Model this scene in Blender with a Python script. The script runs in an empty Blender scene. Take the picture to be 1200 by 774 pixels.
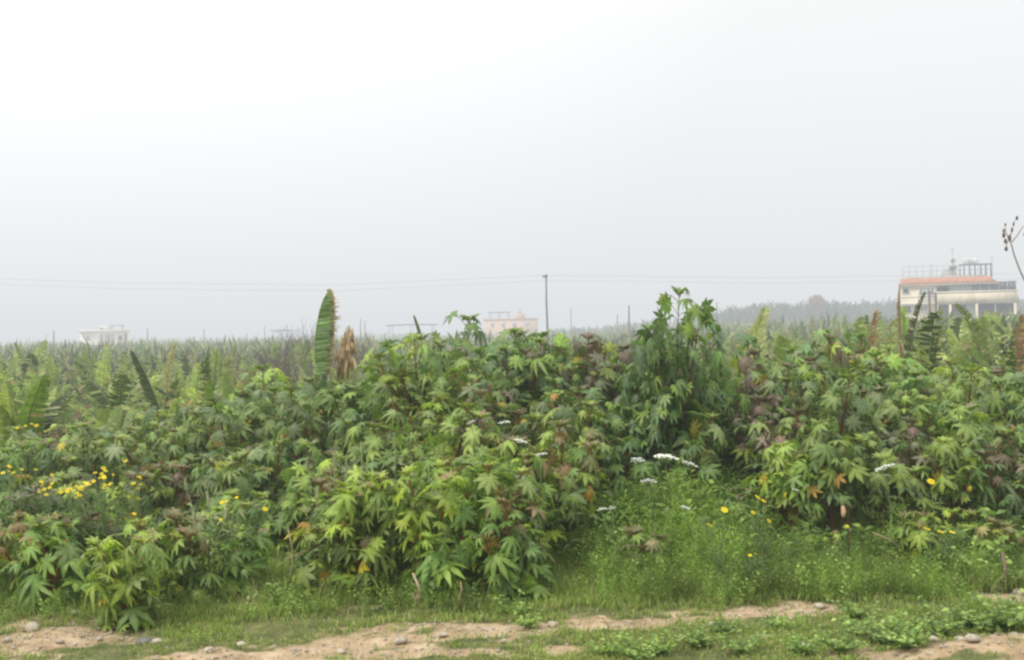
import bpy, math, random
import numpy as np
from mathutils import Matrix, Vector
R = math.radians
rng = np.random.default_rng(7)
random.seed(7)
C = bpy.context.scene.collection
SC = bpy.context.scene

# ------------------------------------------------------------------ camera
F = 1287.0; CW, CH = 1200, 774; H = 2.8
cd = bpy.data.cameras.new("camera"); cam = bpy.data.objects.new("camera", cd); C.objects.link(cam)
cd.sensor_width = 36; cd.sensor_fit = 'HORIZONTAL'; cd.lens = 36*F/CW; cd.clip_end = 20000; cd.clip_start = 0.1
CM = Matrix.Rotation(R(90.245), 4, 'X') @ Matrix.Rotation(R(-1.0), 4, 'Z')
cam.matrix_world = Matrix.Translation((0, 0, H)) @ CM
SC.camera = cam
cd.dof.use_dof = False
def ray(px, py):
    return CM.to_3x3() @ Vector(((px-CW/2)/F, (CH/2-py)/F, -1))
def at(px, py, Y):
    d = ray(px, py); t = Y/d.y
    return Vector((d.x*t, Y, H+d.z*t))
def px_of(x, y): return CW/2 + F*x/max(y, .1)
def gnd(px, py, z=0.0):
    d = ray(px, py); t = (z-H)/d.z
    return Vector((d.x*t, d.y*t, z))

# ------------------------------------------------------------------ noise
_tab = np.random.default_rng(3).random((256, 256))
def vnoise(x, y):
    x = np.asarray(x, float); y = np.asarray(y, float)
    xi = np.floor(x).astype(int); yi = np.floor(y).astype(int)
    fx = x-xi; fy = y-yi; fx = fx*fx*(3-2*fx); fy = fy*fy*(3-2*fy)
    g = lambda a, b: _tab[a % 256, b % 256]
    return (g(xi, yi)*(1-fx)+g(xi+1, yi)*fx)*(1-fy)+(g(xi, yi+1)*(1-fx)+g(xi+1, yi+1)*fx)*fy
def fbm(x, y, o=4):
    s = 0; a = .5
    for i in range(o):
        s = s+a*vnoise(np.asarray(x)*2**i+17*i, np.asarray(y)*2**i+5*i); a *= .5
    return s
def sst(a, b, v):
    t = np.clip((np.asarray(v, float)-a)/(b-a), 0, 1); return t*t*(3-2*t)

# dirt mask : world positions of the bare, stony patches of the verge
PATH = [gnd(*p) for p in ((200, 782), (330, 768), (430, 752), (560, 742), (640, 738), (760, 728), (880, 716), (975, 708))]
PW = [.38, .44, .40, .30, .25, .27, .27, .25]
SPOTS = [(gnd(30, 750), .75, .5), (gnd(-60, 757), .8, .6), (gnd(100, 738), .38, .28), (gnd(292, 704), .34, .26), (gnd(450, 762), .9, .28), (gnd(215, 772), .45, .16),
         (gnd(560, 765), .8, .14), (gnd(1180, 765), .9, .40), (gnd(1175, 699), .50, .32), (gnd(1260, 780), .9, .4), (gnd(900, 745), .3, .08), (gnd(425, 705), .22, .3)]
MND = gnd(1190, 772)
def dirt(x, y):
    x = np.asarray(x, float); y = np.asarray(y, float)
    m = np.full(np.broadcast(x, y).shape, -9.0)
    n = (fbm(x*1.8, y*3.5)-.49)*2.4 + (fbm(x*9+40, y*11)-.47)*1.2
    for i in range(len(PATH)-1):
        a, b = PATH[i], PATH[i+1]
        L2 = (b.x-a.x)**2+(b.y-a.y)**2
        t = np.clip(((x-a.x)*(b.x-a.x)+(y-a.y)*(b.y-a.y))/L2, 0, 1)
        d = np.hypot(x-a.x-t*(b.x-a.x), y-a.y-t*(b.y-a.y))
        w = PW[i]*(1-t)+PW[i+1]*t
        m = np.maximum(m, 1-d/w)
    for c, rx, ry in SPOTS:
        m = np.maximum(m, 1-np.sqrt(((x-c.x)/rx)**2+((y-c.y)/ry)**2))
    return np.clip(.43+m*1.1+n*1.3, 0, 1)*(m > -.9)
def gz(x, y):
    x = np.asarray(x, float); y = np.asarray(y, float)
    z = -1.3*sst(16, 25, y)+1.25*sst(25, 130, y)
    z = z+1.55*sst(5, 40, x)*sst(25, 95, y)+.7*sst(4, 12, x)*sst(17, 24, y)*(1-sst(30, 80, y))
    near = 1-sst(13, 20, y)
    z = z+near*((fbm(x*1.3, y*1.7)-.47)*.10+(fbm(x*7, y*7, 3)-.45)*.035)
    z = z+.20*np.exp(-(((x-MND.x)/.85)**2+((y-MND.y)/.36)**2))
    return z
def G(x, y): return float(gz(x, y))

# ------------------------------------------------------------------ materials
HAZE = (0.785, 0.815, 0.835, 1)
def new_mat(name, rough=.6, haze=True, transl=0.0, spec=.3):
    """returns material, nodes, links, principled; colour is linked by caller; haze is painted in last as emission, by distance from the world origin"""
    m = bpy.data.materials.new(name); m.use_nodes = True
    try: m.cycles.emission_sampling = 'NONE'
    except Exception: pass
    nt = m.node_tree; N = nt.nodes; L = nt.links; N.clear()
    out = N.new('ShaderNodeOutputMaterial'); p = N.new('ShaderNodeBsdfPrincipled')
    p.inputs['Roughness'].default_value = rough
    p.inputs['Specular IOR Level'].default_value = spec
    sh = p.outputs[0]; tr = None
    if transl:
        tr = N.new('ShaderNodeBsdfTranslucent'); mx = N.new('ShaderNodeMixShader'); mx.inputs[0].default_value = transl
        L.new(sh, mx.inputs[1]); L.new(tr.outputs[0], mx.inputs[2]); sh = mx.outputs[0]
    # aerial haze painted in as emission, stronger the farther a surface lies from the origin
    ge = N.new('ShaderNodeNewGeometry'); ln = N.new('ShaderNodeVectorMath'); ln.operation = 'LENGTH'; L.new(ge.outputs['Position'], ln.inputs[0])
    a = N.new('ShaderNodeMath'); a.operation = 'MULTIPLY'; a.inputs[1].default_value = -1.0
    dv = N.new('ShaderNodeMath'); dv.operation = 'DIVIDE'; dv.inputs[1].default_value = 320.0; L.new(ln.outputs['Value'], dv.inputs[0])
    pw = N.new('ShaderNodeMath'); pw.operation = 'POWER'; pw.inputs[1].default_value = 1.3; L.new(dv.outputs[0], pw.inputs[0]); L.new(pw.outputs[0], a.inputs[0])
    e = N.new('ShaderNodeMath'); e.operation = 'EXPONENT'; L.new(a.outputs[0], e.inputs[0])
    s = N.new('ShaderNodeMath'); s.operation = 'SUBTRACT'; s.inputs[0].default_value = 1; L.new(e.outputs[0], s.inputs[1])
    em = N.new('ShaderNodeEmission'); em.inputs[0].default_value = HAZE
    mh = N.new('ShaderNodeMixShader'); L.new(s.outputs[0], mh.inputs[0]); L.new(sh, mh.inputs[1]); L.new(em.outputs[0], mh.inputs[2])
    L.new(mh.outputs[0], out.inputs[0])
    return m, N, L, p, tr
def ramp(N, stops):
    r = N.new('ShaderNodeValToRGB'); el = r.color_ramp.elements
    el[0].position, el[0].color = stops[0][0], (*stops[0][1], 1)
    el[1].position, el[1].color = stops[-1][0], (*stops[-1][1], 1)
    for q, c in stops[1:-1]:
        e = el.new(q); e.color = (*c, 1)
    return r
def noise(N, L, scale, detail=5, rough=.6, coord='Object', sc=None):
    tc = N.new('ShaderNodeTexCoord'); n = N.new('ShaderNodeTexNoise')
    n.inputs['Scale'].default_value = scale; n.inputs['Detail'].default_value = detail; n.inputs['Roughness'].default_value = rough
    if sc:
        mp = N.new('ShaderNodeMapping'); mp.inputs['Scale'].default_value = sc; L.new(tc.outputs[coord], mp.inputs[0]); L.new(mp.outputs[0], n.inputs[0])
    else: L.new(tc.outputs[coord], n.inputs[0])
    return n
def leaf_mat(name, transl=.35, rough=.5, amp=.35, spec=.35):
    """vertex tint x mottling, a different brightness for each plant"""
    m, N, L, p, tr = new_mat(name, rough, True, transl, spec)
    at_ = N.new('ShaderNodeAttribute'); at_.attribute_name = 'tint'
    n = noise(N, L, 14, 4, .65)
    mr = N.new('ShaderNodeMapRange'); mr.inputs[1].default_value = .25; mr.inputs[2].default_value = .75
    mr.inputs[3].default_value = 1-amp; mr.inputs[4].default_value = 1+amp; L.new(n.outputs[0], mr.inputs[0])
    oi = N.new('ShaderNodeObjectInfo'); mo = N.new('ShaderNodeMapRange'); mo.inputs[3].default_value = .8; mo.inputs[4].default_value = 1.2
    L.new(oi.outputs['Random'], mo.inputs[0])
    mu = N.new('ShaderNodeMath'); mu.operation = 'MULTIPLY'; L.new(mr.outputs[0], mu.inputs[0]); L.new(mo.outputs[0], mu.inputs[1])
    v = N.new('ShaderNodeVectorMath'); v.operation = 'SCALE'; L.new(at_.outputs['Color'], v.inputs[0]); L.new(mu.outputs[0], v.inputs['Scale'])
    vo = N.new('ShaderNodeVectorMath'); vo.operation = 'MULTIPLY'; L.new(v.outputs[0], vo.inputs[0]); L.new(oi.outputs['Color'], vo.inputs[1]); v = vo
    L.new(v.outputs[0], p.inputs['Base Color'])
    if tr:
        w = N.new('ShaderNodeVectorMath'); w.operation = 'MULTIPLY'; w.inputs[1].default_value = (1.25, 1.35, .7)
        L.new(v.outputs[0], w.inputs[0]); L.new(w.outputs[0], tr.inputs[0])
    return m
def flat_mat(name, c1, c2, scale=3, rough=.8, bump=.0, metallic=0, sc=None, lo=.35, hi=.65):
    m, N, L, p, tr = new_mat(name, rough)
    n = noise(N, L, scale, 6, .65, sc=sc); r = ramp(N, [(lo, c1), (hi, c2)])
    L.new(n.outputs[0], r.inputs[0]); L.new(r.outputs[0], p.inputs['Base Color']); p.inputs['Metallic'].default_value = metallic
    if bump:
        b = N.new('ShaderNodeBump'); b.inputs['Strength'].default_value = bump; b.inputs['Distance'].default_value = .03
        n2 = noise(N, L, scale*6, 5, .7); L.new(n2.outputs[0], b.inputs['Height']); L.new(b.outputs[0], p.inputs['Normal'])
    return m
M = {}
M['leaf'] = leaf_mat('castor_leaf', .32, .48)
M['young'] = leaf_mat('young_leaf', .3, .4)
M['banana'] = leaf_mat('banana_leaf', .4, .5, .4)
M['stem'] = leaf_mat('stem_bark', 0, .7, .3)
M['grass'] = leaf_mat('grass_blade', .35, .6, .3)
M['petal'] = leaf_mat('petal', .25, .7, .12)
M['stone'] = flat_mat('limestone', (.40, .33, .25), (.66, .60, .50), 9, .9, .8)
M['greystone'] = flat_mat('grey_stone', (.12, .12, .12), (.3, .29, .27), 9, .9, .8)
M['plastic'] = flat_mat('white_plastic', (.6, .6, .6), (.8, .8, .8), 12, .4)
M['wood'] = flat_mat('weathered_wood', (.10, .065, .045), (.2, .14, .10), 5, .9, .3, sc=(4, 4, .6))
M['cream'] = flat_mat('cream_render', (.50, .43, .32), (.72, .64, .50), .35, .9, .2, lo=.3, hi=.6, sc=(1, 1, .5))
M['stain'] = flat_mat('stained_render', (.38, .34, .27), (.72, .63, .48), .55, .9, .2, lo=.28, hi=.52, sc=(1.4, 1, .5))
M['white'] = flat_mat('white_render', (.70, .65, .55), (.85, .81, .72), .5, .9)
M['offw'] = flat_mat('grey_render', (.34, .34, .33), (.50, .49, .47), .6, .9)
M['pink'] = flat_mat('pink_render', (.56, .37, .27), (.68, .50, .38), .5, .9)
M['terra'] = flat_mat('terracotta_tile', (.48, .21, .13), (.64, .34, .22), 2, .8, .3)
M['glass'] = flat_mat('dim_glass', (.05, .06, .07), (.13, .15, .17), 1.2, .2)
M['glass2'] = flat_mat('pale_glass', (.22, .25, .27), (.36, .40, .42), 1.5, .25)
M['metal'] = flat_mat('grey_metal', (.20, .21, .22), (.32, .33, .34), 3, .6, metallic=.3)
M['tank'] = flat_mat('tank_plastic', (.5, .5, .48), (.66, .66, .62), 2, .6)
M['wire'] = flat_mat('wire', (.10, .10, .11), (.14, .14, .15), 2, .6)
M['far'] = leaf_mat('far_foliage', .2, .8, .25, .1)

# ------------------------------------------------------------------ mesh building
class MB:
    def __init__(s): s.V = []; s.C = []; s.F = []; s.n = 0
    def add(s, V, Fs, col=(.5, .5, .5)):
        V = np.asarray(V, float).reshape(-1, 3)
        c = np.asarray(col, float)
        if c.ndim == 1: c = np.tile(c, (len(V), 1))
        s.V.append(V); s.C.append(c)
        for f in (Fs if isinstance(Fs, (list, tuple)) else [Fs]):
            f = np.asarray(f, int)
            if f.size: s.F.append(f+s.n)
        s.n += len(V)
    def inst(s, T, Rm, P, col):
        """T=(V,[F..],mul) placed with matrices Rm (m,3,3), points P (m,3), colours (m,3)"""
        V, Fs, mul = T
        m = len(P); n = len(V)
        W = np.einsum('mij,nj->mni', Rm, V)+P[:, None, :]
        c = np.asarray(col)[:, None, :]*np.asarray(mul)[None, :, None]
        off = np.arange(m)[:, None, None]*n
        s.add(W.reshape(-1, 3), [(f[None]+off).reshape(-1, f.shape[1]) for f in Fs], c.reshape(-1, 3))
    def tube(s, pts, rad, sides=5, col=(.2, .1, .05), cap=True):
        pts = np.asarray([tuple(p) for p in pts], float); k = len(pts)
        rad = np.broadcast_to(np.asarray(rad, float), (k,))
        V = []
        for i in range(k):
            t = pts[min(i+1, k-1)]-pts[max(i-1, 0)]; t = t/(np.linalg.norm(t)+1e-9)
            a = np.cross(t, (0.31, 0.17, .93) if abs(t[2]) < .9 else (1, 0, 0)); a /= np.linalg.norm(a); b = np.cross(t, a)
            for j in range(sides):
                q = 2*math.pi*j/sides; V.append(pts[i]+rad[i]*(math.cos(q)*a+math.sin(q)*b))
        Fq = [[i*sides+j, i*sides+(j+1) % sides, (i+1)*sides+(j+1) % sides, (i+1)*sides+j] for i in range(k-1) for j in range(sides)]
        s.add(V, [np.array(Fq)], col)
        if cap and sides > 2:
            s.F.append(np.array([[(k-1)*sides+j for j in range(sides)]])+s.n-len(V))
            s.F.append(np.array([[j for j in range(sides)][::-1]])+s.n-len(V))
    def box(s, a, b, col=(.5, .5, .5)):
        x0, y0, z0 = a; x1, y1, z1 = b
        V = [(x, y, z) for x in (x0, x1) for y in (y0, y1) for z in (z0, z1)]
        s.add(V, [np.array([[0, 1, 3, 2], [4, 6, 7, 5], [0, 4, 5, 1], [2, 3, 7, 6], [0, 2, 6, 4], [1, 5, 7, 3]])], col)
    def mesh(s, name, mat, smooth=False):
        me = bpy.data.meshes.new(name)
        V = np.concatenate(s.V); Cc = np.concatenate(s.C)
        me.vertices.add(len(V)); me.vertices.foreach_set('co', V.astype(np.float32).ravel())
        lens = np.concatenate([np.full(len(f), f.shape[1]) for f in s.F])
        lv = np.concatenate([f.ravel() for f in s.F])
        me.loops.add(len(lv)); me.loops.foreach_set('vertex_index', lv.astype(np.int32))
        st = np.concatenate([[0], np.cumsum(lens)[:-1]])
        me.polygons.add(len(lens)); me.polygons.foreach_set('loop_start', st.astype(np.int32))
        me.polygons.foreach_set('loop_total', lens.astype(np.int32))
        if smooth: me.polygons.foreach_set('use_smooth', np.ones(len(lens), bool))
        ca = me.color_attributes.new('tint', 'FLOAT_COLOR', 'POINT')
        ca.data.foreach_set('color', np.concatenate([np.clip(Cc, 0, 1), np.ones((len(Cc), 1))], 1).astype(np.float32).ravel())
        me.update(calc_edges=True); me.validate()
        me.materials.append(mat)
        return me
    def build(s, name, mat, parent=None, smooth=False):
        o = bpy.data.objects.new(name, s.mesh(name, mat, smooth)); C.objects.link(o)
        if parent: o.parent = parent
        return o
def tag(o, label=None, cat=None, group=None, kind=None):
    pass
    for k, v in (('label', label), ('category', cat), ('group', group), ('kind', kind)):
        if v: o[k] = v
    return o
def empty(name, loc=(0, 0, 0), rz=0):
    o = bpy.data.objects.new(name, None); C.objects.link(o); o.location = loc; o.rotation_euler = (0, 0, rz); o.empty_display_size = .2
    return o
def kids(o): return [c for c in bpy.data.objects if c.parent == o]
_kc = {}
def copy_tree(o, parent=None):
    if o.name not in _kc: _kc[o.name] = kids(o)
    c = o.copy(); C.objects.link(c)
    if parent: c.parent = parent
    for ch in _kc[o.name]: copy_tree(ch, c)
    return c
def norm(a): a = np.asarray(a, float); return a/(np.linalg.norm(a, axis=-1, keepdims=True)+1e-9)
def frames(fwd, nrm, scale):
    """matrices whose columns are forward, side, normal"""
    f = norm(fwd); n = np.asarray(nrm, float); n = norm(n-(n*f).sum(-1, keepdims=True)*f); sd = np.cross(n, f)
    return np.stack([f, sd, n], -1)*np.asarray(scale)[..., None, None]

# ------------------------------------------------------------------ leaf templates
def castor_leaf(lobes=9, droop=.35, w=.15, valley=.36, seed=0):
    r = np.random.default_rng(seed)
    half = (lobes-1)//2
    ang = [i*math.radians(152)/half for i in range(-half, half+1)]
    lens = [1-.52*(abs(i)/half)**1.6 for i in range(-half, half+1)]
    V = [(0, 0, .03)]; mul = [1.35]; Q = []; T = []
    def P(a, rr, z=0): return (math.cos(a)*rr, math.sin(a)*rr, z-droop*rr*rr*(.8+.4*r.random()))
    vi = []
    for k in range(lobes+1):
        if k == 0: a = ang[0]-.28; rr = valley*lens[0]*.9
        elif k == lobes: a = ang[-1]+.28; rr = valley*lens[-1]*.9
        else: a = (ang[k-1]+ang[k])/2; rr = valley*(lens[k-1]+lens[k])/2*1.05
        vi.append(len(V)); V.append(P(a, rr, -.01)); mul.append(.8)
    for k in range(lobes):
        a = ang[k]+r.normal()*.04; L_ = lens[k]*(1+r.normal()*.05)
        da = math.atan2(w*(.75+.25*lens[k]), .62*L_)
        sl = len(V); V.append(P(a-da, .62*L_, -.02)); mul.append(.85)
        sr = len(V); V.append(P(a+da, .62*L_, -.02)); mul.append(.85)
        md = len(V); V.append(P(a, .60*L_, .035)); mul.append(1.2)
        tp = len(V); V.append(P(a, L_, -.03)); mul.append(.95)
        Q += [[0, vi[k], sl, md], [0, md, sr, vi[k+1]]]; T += [[md, sl, tp], [md, tp, sr]]
    return np.array(V), [np.array(Q), np.array(T)], np.array(mul)
LEAFS = [castor_leaf(9, .35, .15, .36, 1), castor_leaf(9, .65, .14, .33, 2), castor_leaf(7, .45, .17, .36, 3), castor_leaf(7, .15, .15, .3, 4), castor_leaf(9, 1.15, .13, .36, 5), castor_leaf(7, .9, .19, .42, 6), castor_leaf(9, .25, .17, .45, 7)]

GREENS = np.array([(.135, .205, .070), (.17, .235, .075), (.115, .175, .075), (.19, .255, .085), (.155, .195, .10), (.23, .30, .075)])
PURP = np.array([(.20, .14, .115), (.19, .165, .12), (.17, .175, .12)])
YEL = np.array([(.48, .40, .06), (.50, .34, .07), (.30, .36, .07), (.42, .24, .08), (.34, .38, .08), (.28, .34, .08)])

def castor_plant(seed, Hh, kind):
    r = np.random.default_rng(seed)
    root = empty('castor_bean_plant')
    st = MB(); fo = MB(); yo = MB()
    nb = int(round(2.2+Hh*1.3)) + (kind == 'purple')
    redst = (.13, .05, .03) if kind != 'yellow' else (.17, .06, .035)
    LF = {q: [] for q in range(7)}; YF = []
    for b in range(nb):
        az = 2*math.pi*(b+r.random()*.7)/nb; reach = (.14+.20*Hh)*(.5+.7*r.random())
        top = Hh*(1.0 if b == 0 else (.62+.34*r.random() if b % 2 else .84+.14*r.random()))
        if b == 0: reach *= .3
        k = 7; pts = []
        for i in range(k):
            t = i/(k-1); o = reach*t**1.3
            pts.append(np.array([math.cos(az)*o+r.normal()*.012, math.sin(az)*o+r.normal()*.012, top*.93*t]))
        pts[0][2] = -.05
        rad = np.linspace(.018+.006*Hh, .006, k)
        st.tube(pts, rad, 5, redst)
        nl = int(10+top*13)
        for q in range(nl):
            t = ((.16 if kind != 'open' else .48)+(.84 if kind != 'open' else .52)*(q+r.random())/nl) if Hh > 1.2 or kind == 'open' else .1+.9*(q+r.random())/nl
            t = t**.85
            t = min(t, .999); ii = min(int(t*(k-1)), k-2); u = t*(k-1)-ii
            p0 = pts[ii]*(1-u)+pts[ii+1]*u
            a = q*2.4+r.random()*1.2+az
            Lp = (.12+.26*r.random())*(1.15-.5*t)*(.75+.18*Hh)
            up = -.15+.9*t*r.random()+.25*t
            d = norm([math.cos(a), math.sin(a), up]); p1 = p0+d*Lp
            mid = (p0+p1)/2+np.array([0, 0, .03])
            st.tube([p0, mid, p1], [.0055, .004, .0035], 3, (.17, .12, .05) if r.random() < .6 else (.2, .06, .04), cap=False)
            sz = (.10+.15*r.random()**1.2)*(1.2-.3*t)*(.86+.09*Hh)
            out = np.array([math.cos(a), math.sin(a), 0])
            n = norm(out*(.15+.75*r.random())+np.array([0, 0, .5+.55*r.random()])+r.normal(size=3)*.32)
            f = norm(out*.8+np.array([0, 0, -.1-.6*r.random()])+r.normal(size=3)*.35)
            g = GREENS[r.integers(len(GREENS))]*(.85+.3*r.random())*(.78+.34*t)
            if r.random() < .09: g = g*np.array([1.3, 1.28, .95])
            pr = .05
            if kind in ('yellow', 'open'): pr = .24*(1-t)+.03
            elif t < .4: pr = .05
            if r.random() < pr: g = YEL[r.integers(len(YEL))]*(.7+.4*r.random()); sz *= .8
            elif kind == 'purple' and t > .7 and r.random() < .38: g = PURP[r.integers(3)]*(.8+.5*r.random())
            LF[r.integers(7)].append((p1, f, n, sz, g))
        tip = pts[-1]
        for q in range(6):     # half-open leaves at the shoot tip
            a = q*1.9+r.random(); d = norm([math.cos(a)*.6, math.sin(a)*.6, .75]); p1 = tip+d*(.05+.06*r.random())
            c = PURP[r.integers(3)] if kind == 'purple' or r.random() < .2 else GREENS[3]*np.array([1.15, 1.1, 1])
            YF.append((p1, norm(d+np.array([0, 0, -.35])), norm(np.array([math.cos(a), math.sin(a), .7])), .08+.05*r.random(), c))
            st.tube([tip, p1], [.005, .003], 3, (.2, .07, .05), cap=False)
    for key, l in LF.items():
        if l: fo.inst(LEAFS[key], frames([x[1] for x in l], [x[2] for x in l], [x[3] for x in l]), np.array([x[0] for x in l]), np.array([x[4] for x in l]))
    yo.inst(LEAFS[3], frames([x[1] for x in YF], [x[2] for x in YF], [x[3] for x in YF]), np.array([x[0] for x in YF]), np.array([x[4] for x in YF]))
    st.build('stem', M['stem'], root); fo.build('foliage', M['leaf'], root); yo.build('young_leaves', M['young'], root)
    if kind == 'purple' and seed % 2 == 0:      # spiny seed cluster above the top fork
        sp = MB(); tip = np.array([0.02, 0.02, Hh*.93]); sp.tube([tip, tip+[.01, 0, .16]], [.007, .004], 4, (.2, .07, .05))
        for q in range(16):
            a = q*2.4; zz = .04+.008*q; c = tip+np.array([math.cos(a)*.022, math.sin(a)*.022, zz])
            sp.tube([c-[0, 0, .012], c, c+[0, 0, .012]], [.003, .013, .003], 5, (.24, .12, .08) if q % 3 else (.2, .2, .1))
        sp.build('seed_spike', M['young'], root)
    return root

# ------------------------------------------------------------------ world, sun
SUN_EL, SUN_AZ = 52, -55          # degrees: high, from the left and a little behind the far side
w = bpy.data.worlds.new("World"); SC.world = w; w.use_nodes = True
N = w.node_tree.nodes; L = w.node_tree.links; N.clear()
out = N.new('ShaderNodeOutputWorld'); bg = N.new('ShaderNodeBackground')
sky = N.new('ShaderNodeTexSky'); sky.sky_type = 'NISHITA'; sky.sun_disc = False
sky.sun_elevation = R(SUN_EL); sky.sun_rotation = R(SUN_AZ+180 if False else 235); sky.dust_density = 5; sky.air_density = 1.2
bs = N.new('ShaderNodeVectorMath'); bs.operation = 'SCALE'; bs.inputs['Scale'].default_value = .10; L.new(sky.outputs[0], bs.inputs[0])
tc = N.new('ShaderNodeTexCoord'); sx = N.new('ShaderNodeSeparateXYZ'); L.new(tc.outputs['Generated'], sx.inputs[0])
mr = N.new('ShaderNodeMapRange'); mr.inputs[1].default_value = -.1; mr.inputs[2].default_value = .9; L.new(sx.outputs['Z'], mr.inputs[0])
rp = ramp(N, [(0, (.20, .21, .18)), (.085, (.50, .54, .55)), (.10, (.785, .815, .835)), (.15, (.835, .86, .875)), (.22, (.89, .91, .925)), (.30, (.945, .96, .97)), (.38, (1.0, 1.0, 1.0)), (.52, (1.1, 1.1, 1.1)), (1, (1.6, 1.58, 1.5))])  # zenith stops, above the view, raised as added fill light
L.new(mr.outputs[0], rp.inputs[0])
# brighter cloud where the sun stands behind it, upper left
dt = N.new('ShaderNodeVectorMath'); dt.operation = 'DOT_PRODUCT'; L.new(tc.outputs['Generated'], dt.inputs[0]); dt.inputs[1].default_value = tuple(Vector((-.50, .68, .5)).normalized())
gm = N.new('ShaderNodeMapRange'); gm.inputs[1].default_value = .68; gm.inputs[2].default_value = 1.0; gm.inputs[3].default_value = 0; gm.inputs[4].default_value = .25; L.new(dt.outputs['Value'], gm.inputs[0])
ad = N.new('ShaderNodeVectorMath'); ad.operation = 'ADD'; L.new(rp.outputs[0], ad.inputs[0])
cz = N.new('ShaderNodeMapRange'); cz.inputs[1].default_value = 0; cz.inputs[2].default_value = .3; L.new(sx.outputs['Z'], cz.inputs[0])
gmm = N.new('ShaderNodeMath'); gmm.operation = 'MULTIPLY'; L.new(gm.outputs[0], gmm.inputs[0]); L.new(cz.outputs[0], gmm.inputs[1])
L.new(gmm.outputs[0], ad.inputs[1])
mx = N.new('ShaderNodeMix'); mx.data_type = 'RGBA'; mx.inputs['Factor'].default_value = .93
L.new(bs.outputs[0], mx.inputs['A']); L.new(ad.outputs[0], mx.inputs['B'])
L.new(mx.outputs['Result'], bg.inputs[0]); bg.inputs[1].default_value = 1.0
L.new(bg.outputs[0], out.inputs[0])
sd = bpy.data.lights.new('sun', 'SUN'); sd.energy = 2.3; sd.angle = R(10); sd.color = (1, .96, .88)
so = bpy.data.objects.new('sun', sd); C.objects.link(so)
sdir = Vector((-math.cos(R(SUN_EL))*.82, -math.cos(R(SUN_EL))*.57, math.sin(R(SUN_EL))))
so.rotation_euler = sdir.to_track_quat('Z', 'Y').to_euler(); so.location = (0, 0, 50)
sky.sun_rotation = math.atan2(sdir.x, sdir.y)

# ------------------------------------------------------------------ ground
def axis(lo, hi, step, far, neg_far):
    a = list(np.arange(lo, hi+1e-6, step)); s = step
    while a[-1] < far: s *= 1.25; a.append(a[-1]+s)
    s = step; b = [lo]
    while b[-1] > neg_far: s *= 1.25; b.append(b[-1]-s)
    return np.array(b[1:][::-1]+a)
xs = axis(-7.5, 7.5, .055, 6000, -6000); ys = axis(8.4, 14, .045, 9000, -200)
X, Y = np.meshgrid(xs, ys, indexing='ij')
dm = dirt(X, Y); Z = gz(X, Y)-.02*dm + dm*(fbm(X*14, Y*14, 3)-.45)*.04
nx, ny = X.shape
idx = np.arange(nx*ny).reshape(nx, ny)
Fq = np.stack([idx[:-1, :-1], idx[1:, :-1], idx[1:, 1:], idx[:-1, 1:]], -1).reshape(-1, 4)
g = MB(); g.add(np.stack([X, Y, Z], -1), [Fq], np.repeat(dm.reshape(-1, 1), 3, 1))
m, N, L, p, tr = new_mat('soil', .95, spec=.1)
a_ = N.new('ShaderNodeAttribute'); a_.attribute_name = 'tint'
n1 = noise(N, L, 3.0, 8, .7); rd = ramp(N, [(.3, (.27, .19, .115)), (.48, (.44, .325, .205)), (.68, (.64, .51, .36))]); L.new(n1.outputs[0], rd.inputs[0])
n2 = noise(N, L, 5.0, 6, .7); rg = ramp(N, [(.35, (.08, .10, .04)), (.55, (.16, .17, .07)), (.72, (.32, .25, .15))]); L.new(n2.outputs[0], rg.inputs[0])
n3 = noise(N, L, 45, 4, .7); mm = N.new('ShaderNodeMath'); mm.operation = 'MULTIPLY_ADD'; mm.inputs[1].default_value = .5; mm.inputs[2].default_value = -.25
L.new(n3.outputs[0], mm.inputs[0]); m2 = N.new('ShaderNodeMath'); m2.operation = 'ADD'; L.new(mm.outputs[0], m2.inputs[0]); L.new(a_.outputs['Fac'], m2.inputs[1])
m3 = N.new('ShaderNodeMapRange'); m3.inputs[1].default_value = .3; m3.inputs[2].default_value = .7; L.new(m2.outputs[0], m3.inputs[0])
mxc = N.new('ShaderNodeMix'); mxc.data_type = 'RGBA'; L.new(m3.outputs[0], mxc.inputs['Factor']); L.new(rg.outputs[0], mxc.inputs['A']); L.new(rd.outputs[0], mxc.inputs['B'])
L.new(mxc.outputs['Result'], p.inputs['Base Color'])
bp = N.new('ShaderNodeBump'); bp.inputs['Strength'].default_value = .7; bp.inputs['Distance'].default_value = .03; L.new(n3.outputs[0], bp.inputs['Height']); L.new(bp.outputs[0], p.inputs['Normal'])
o = g.build('ground', m, smooth=True); tag(o, kind='structure')

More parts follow.
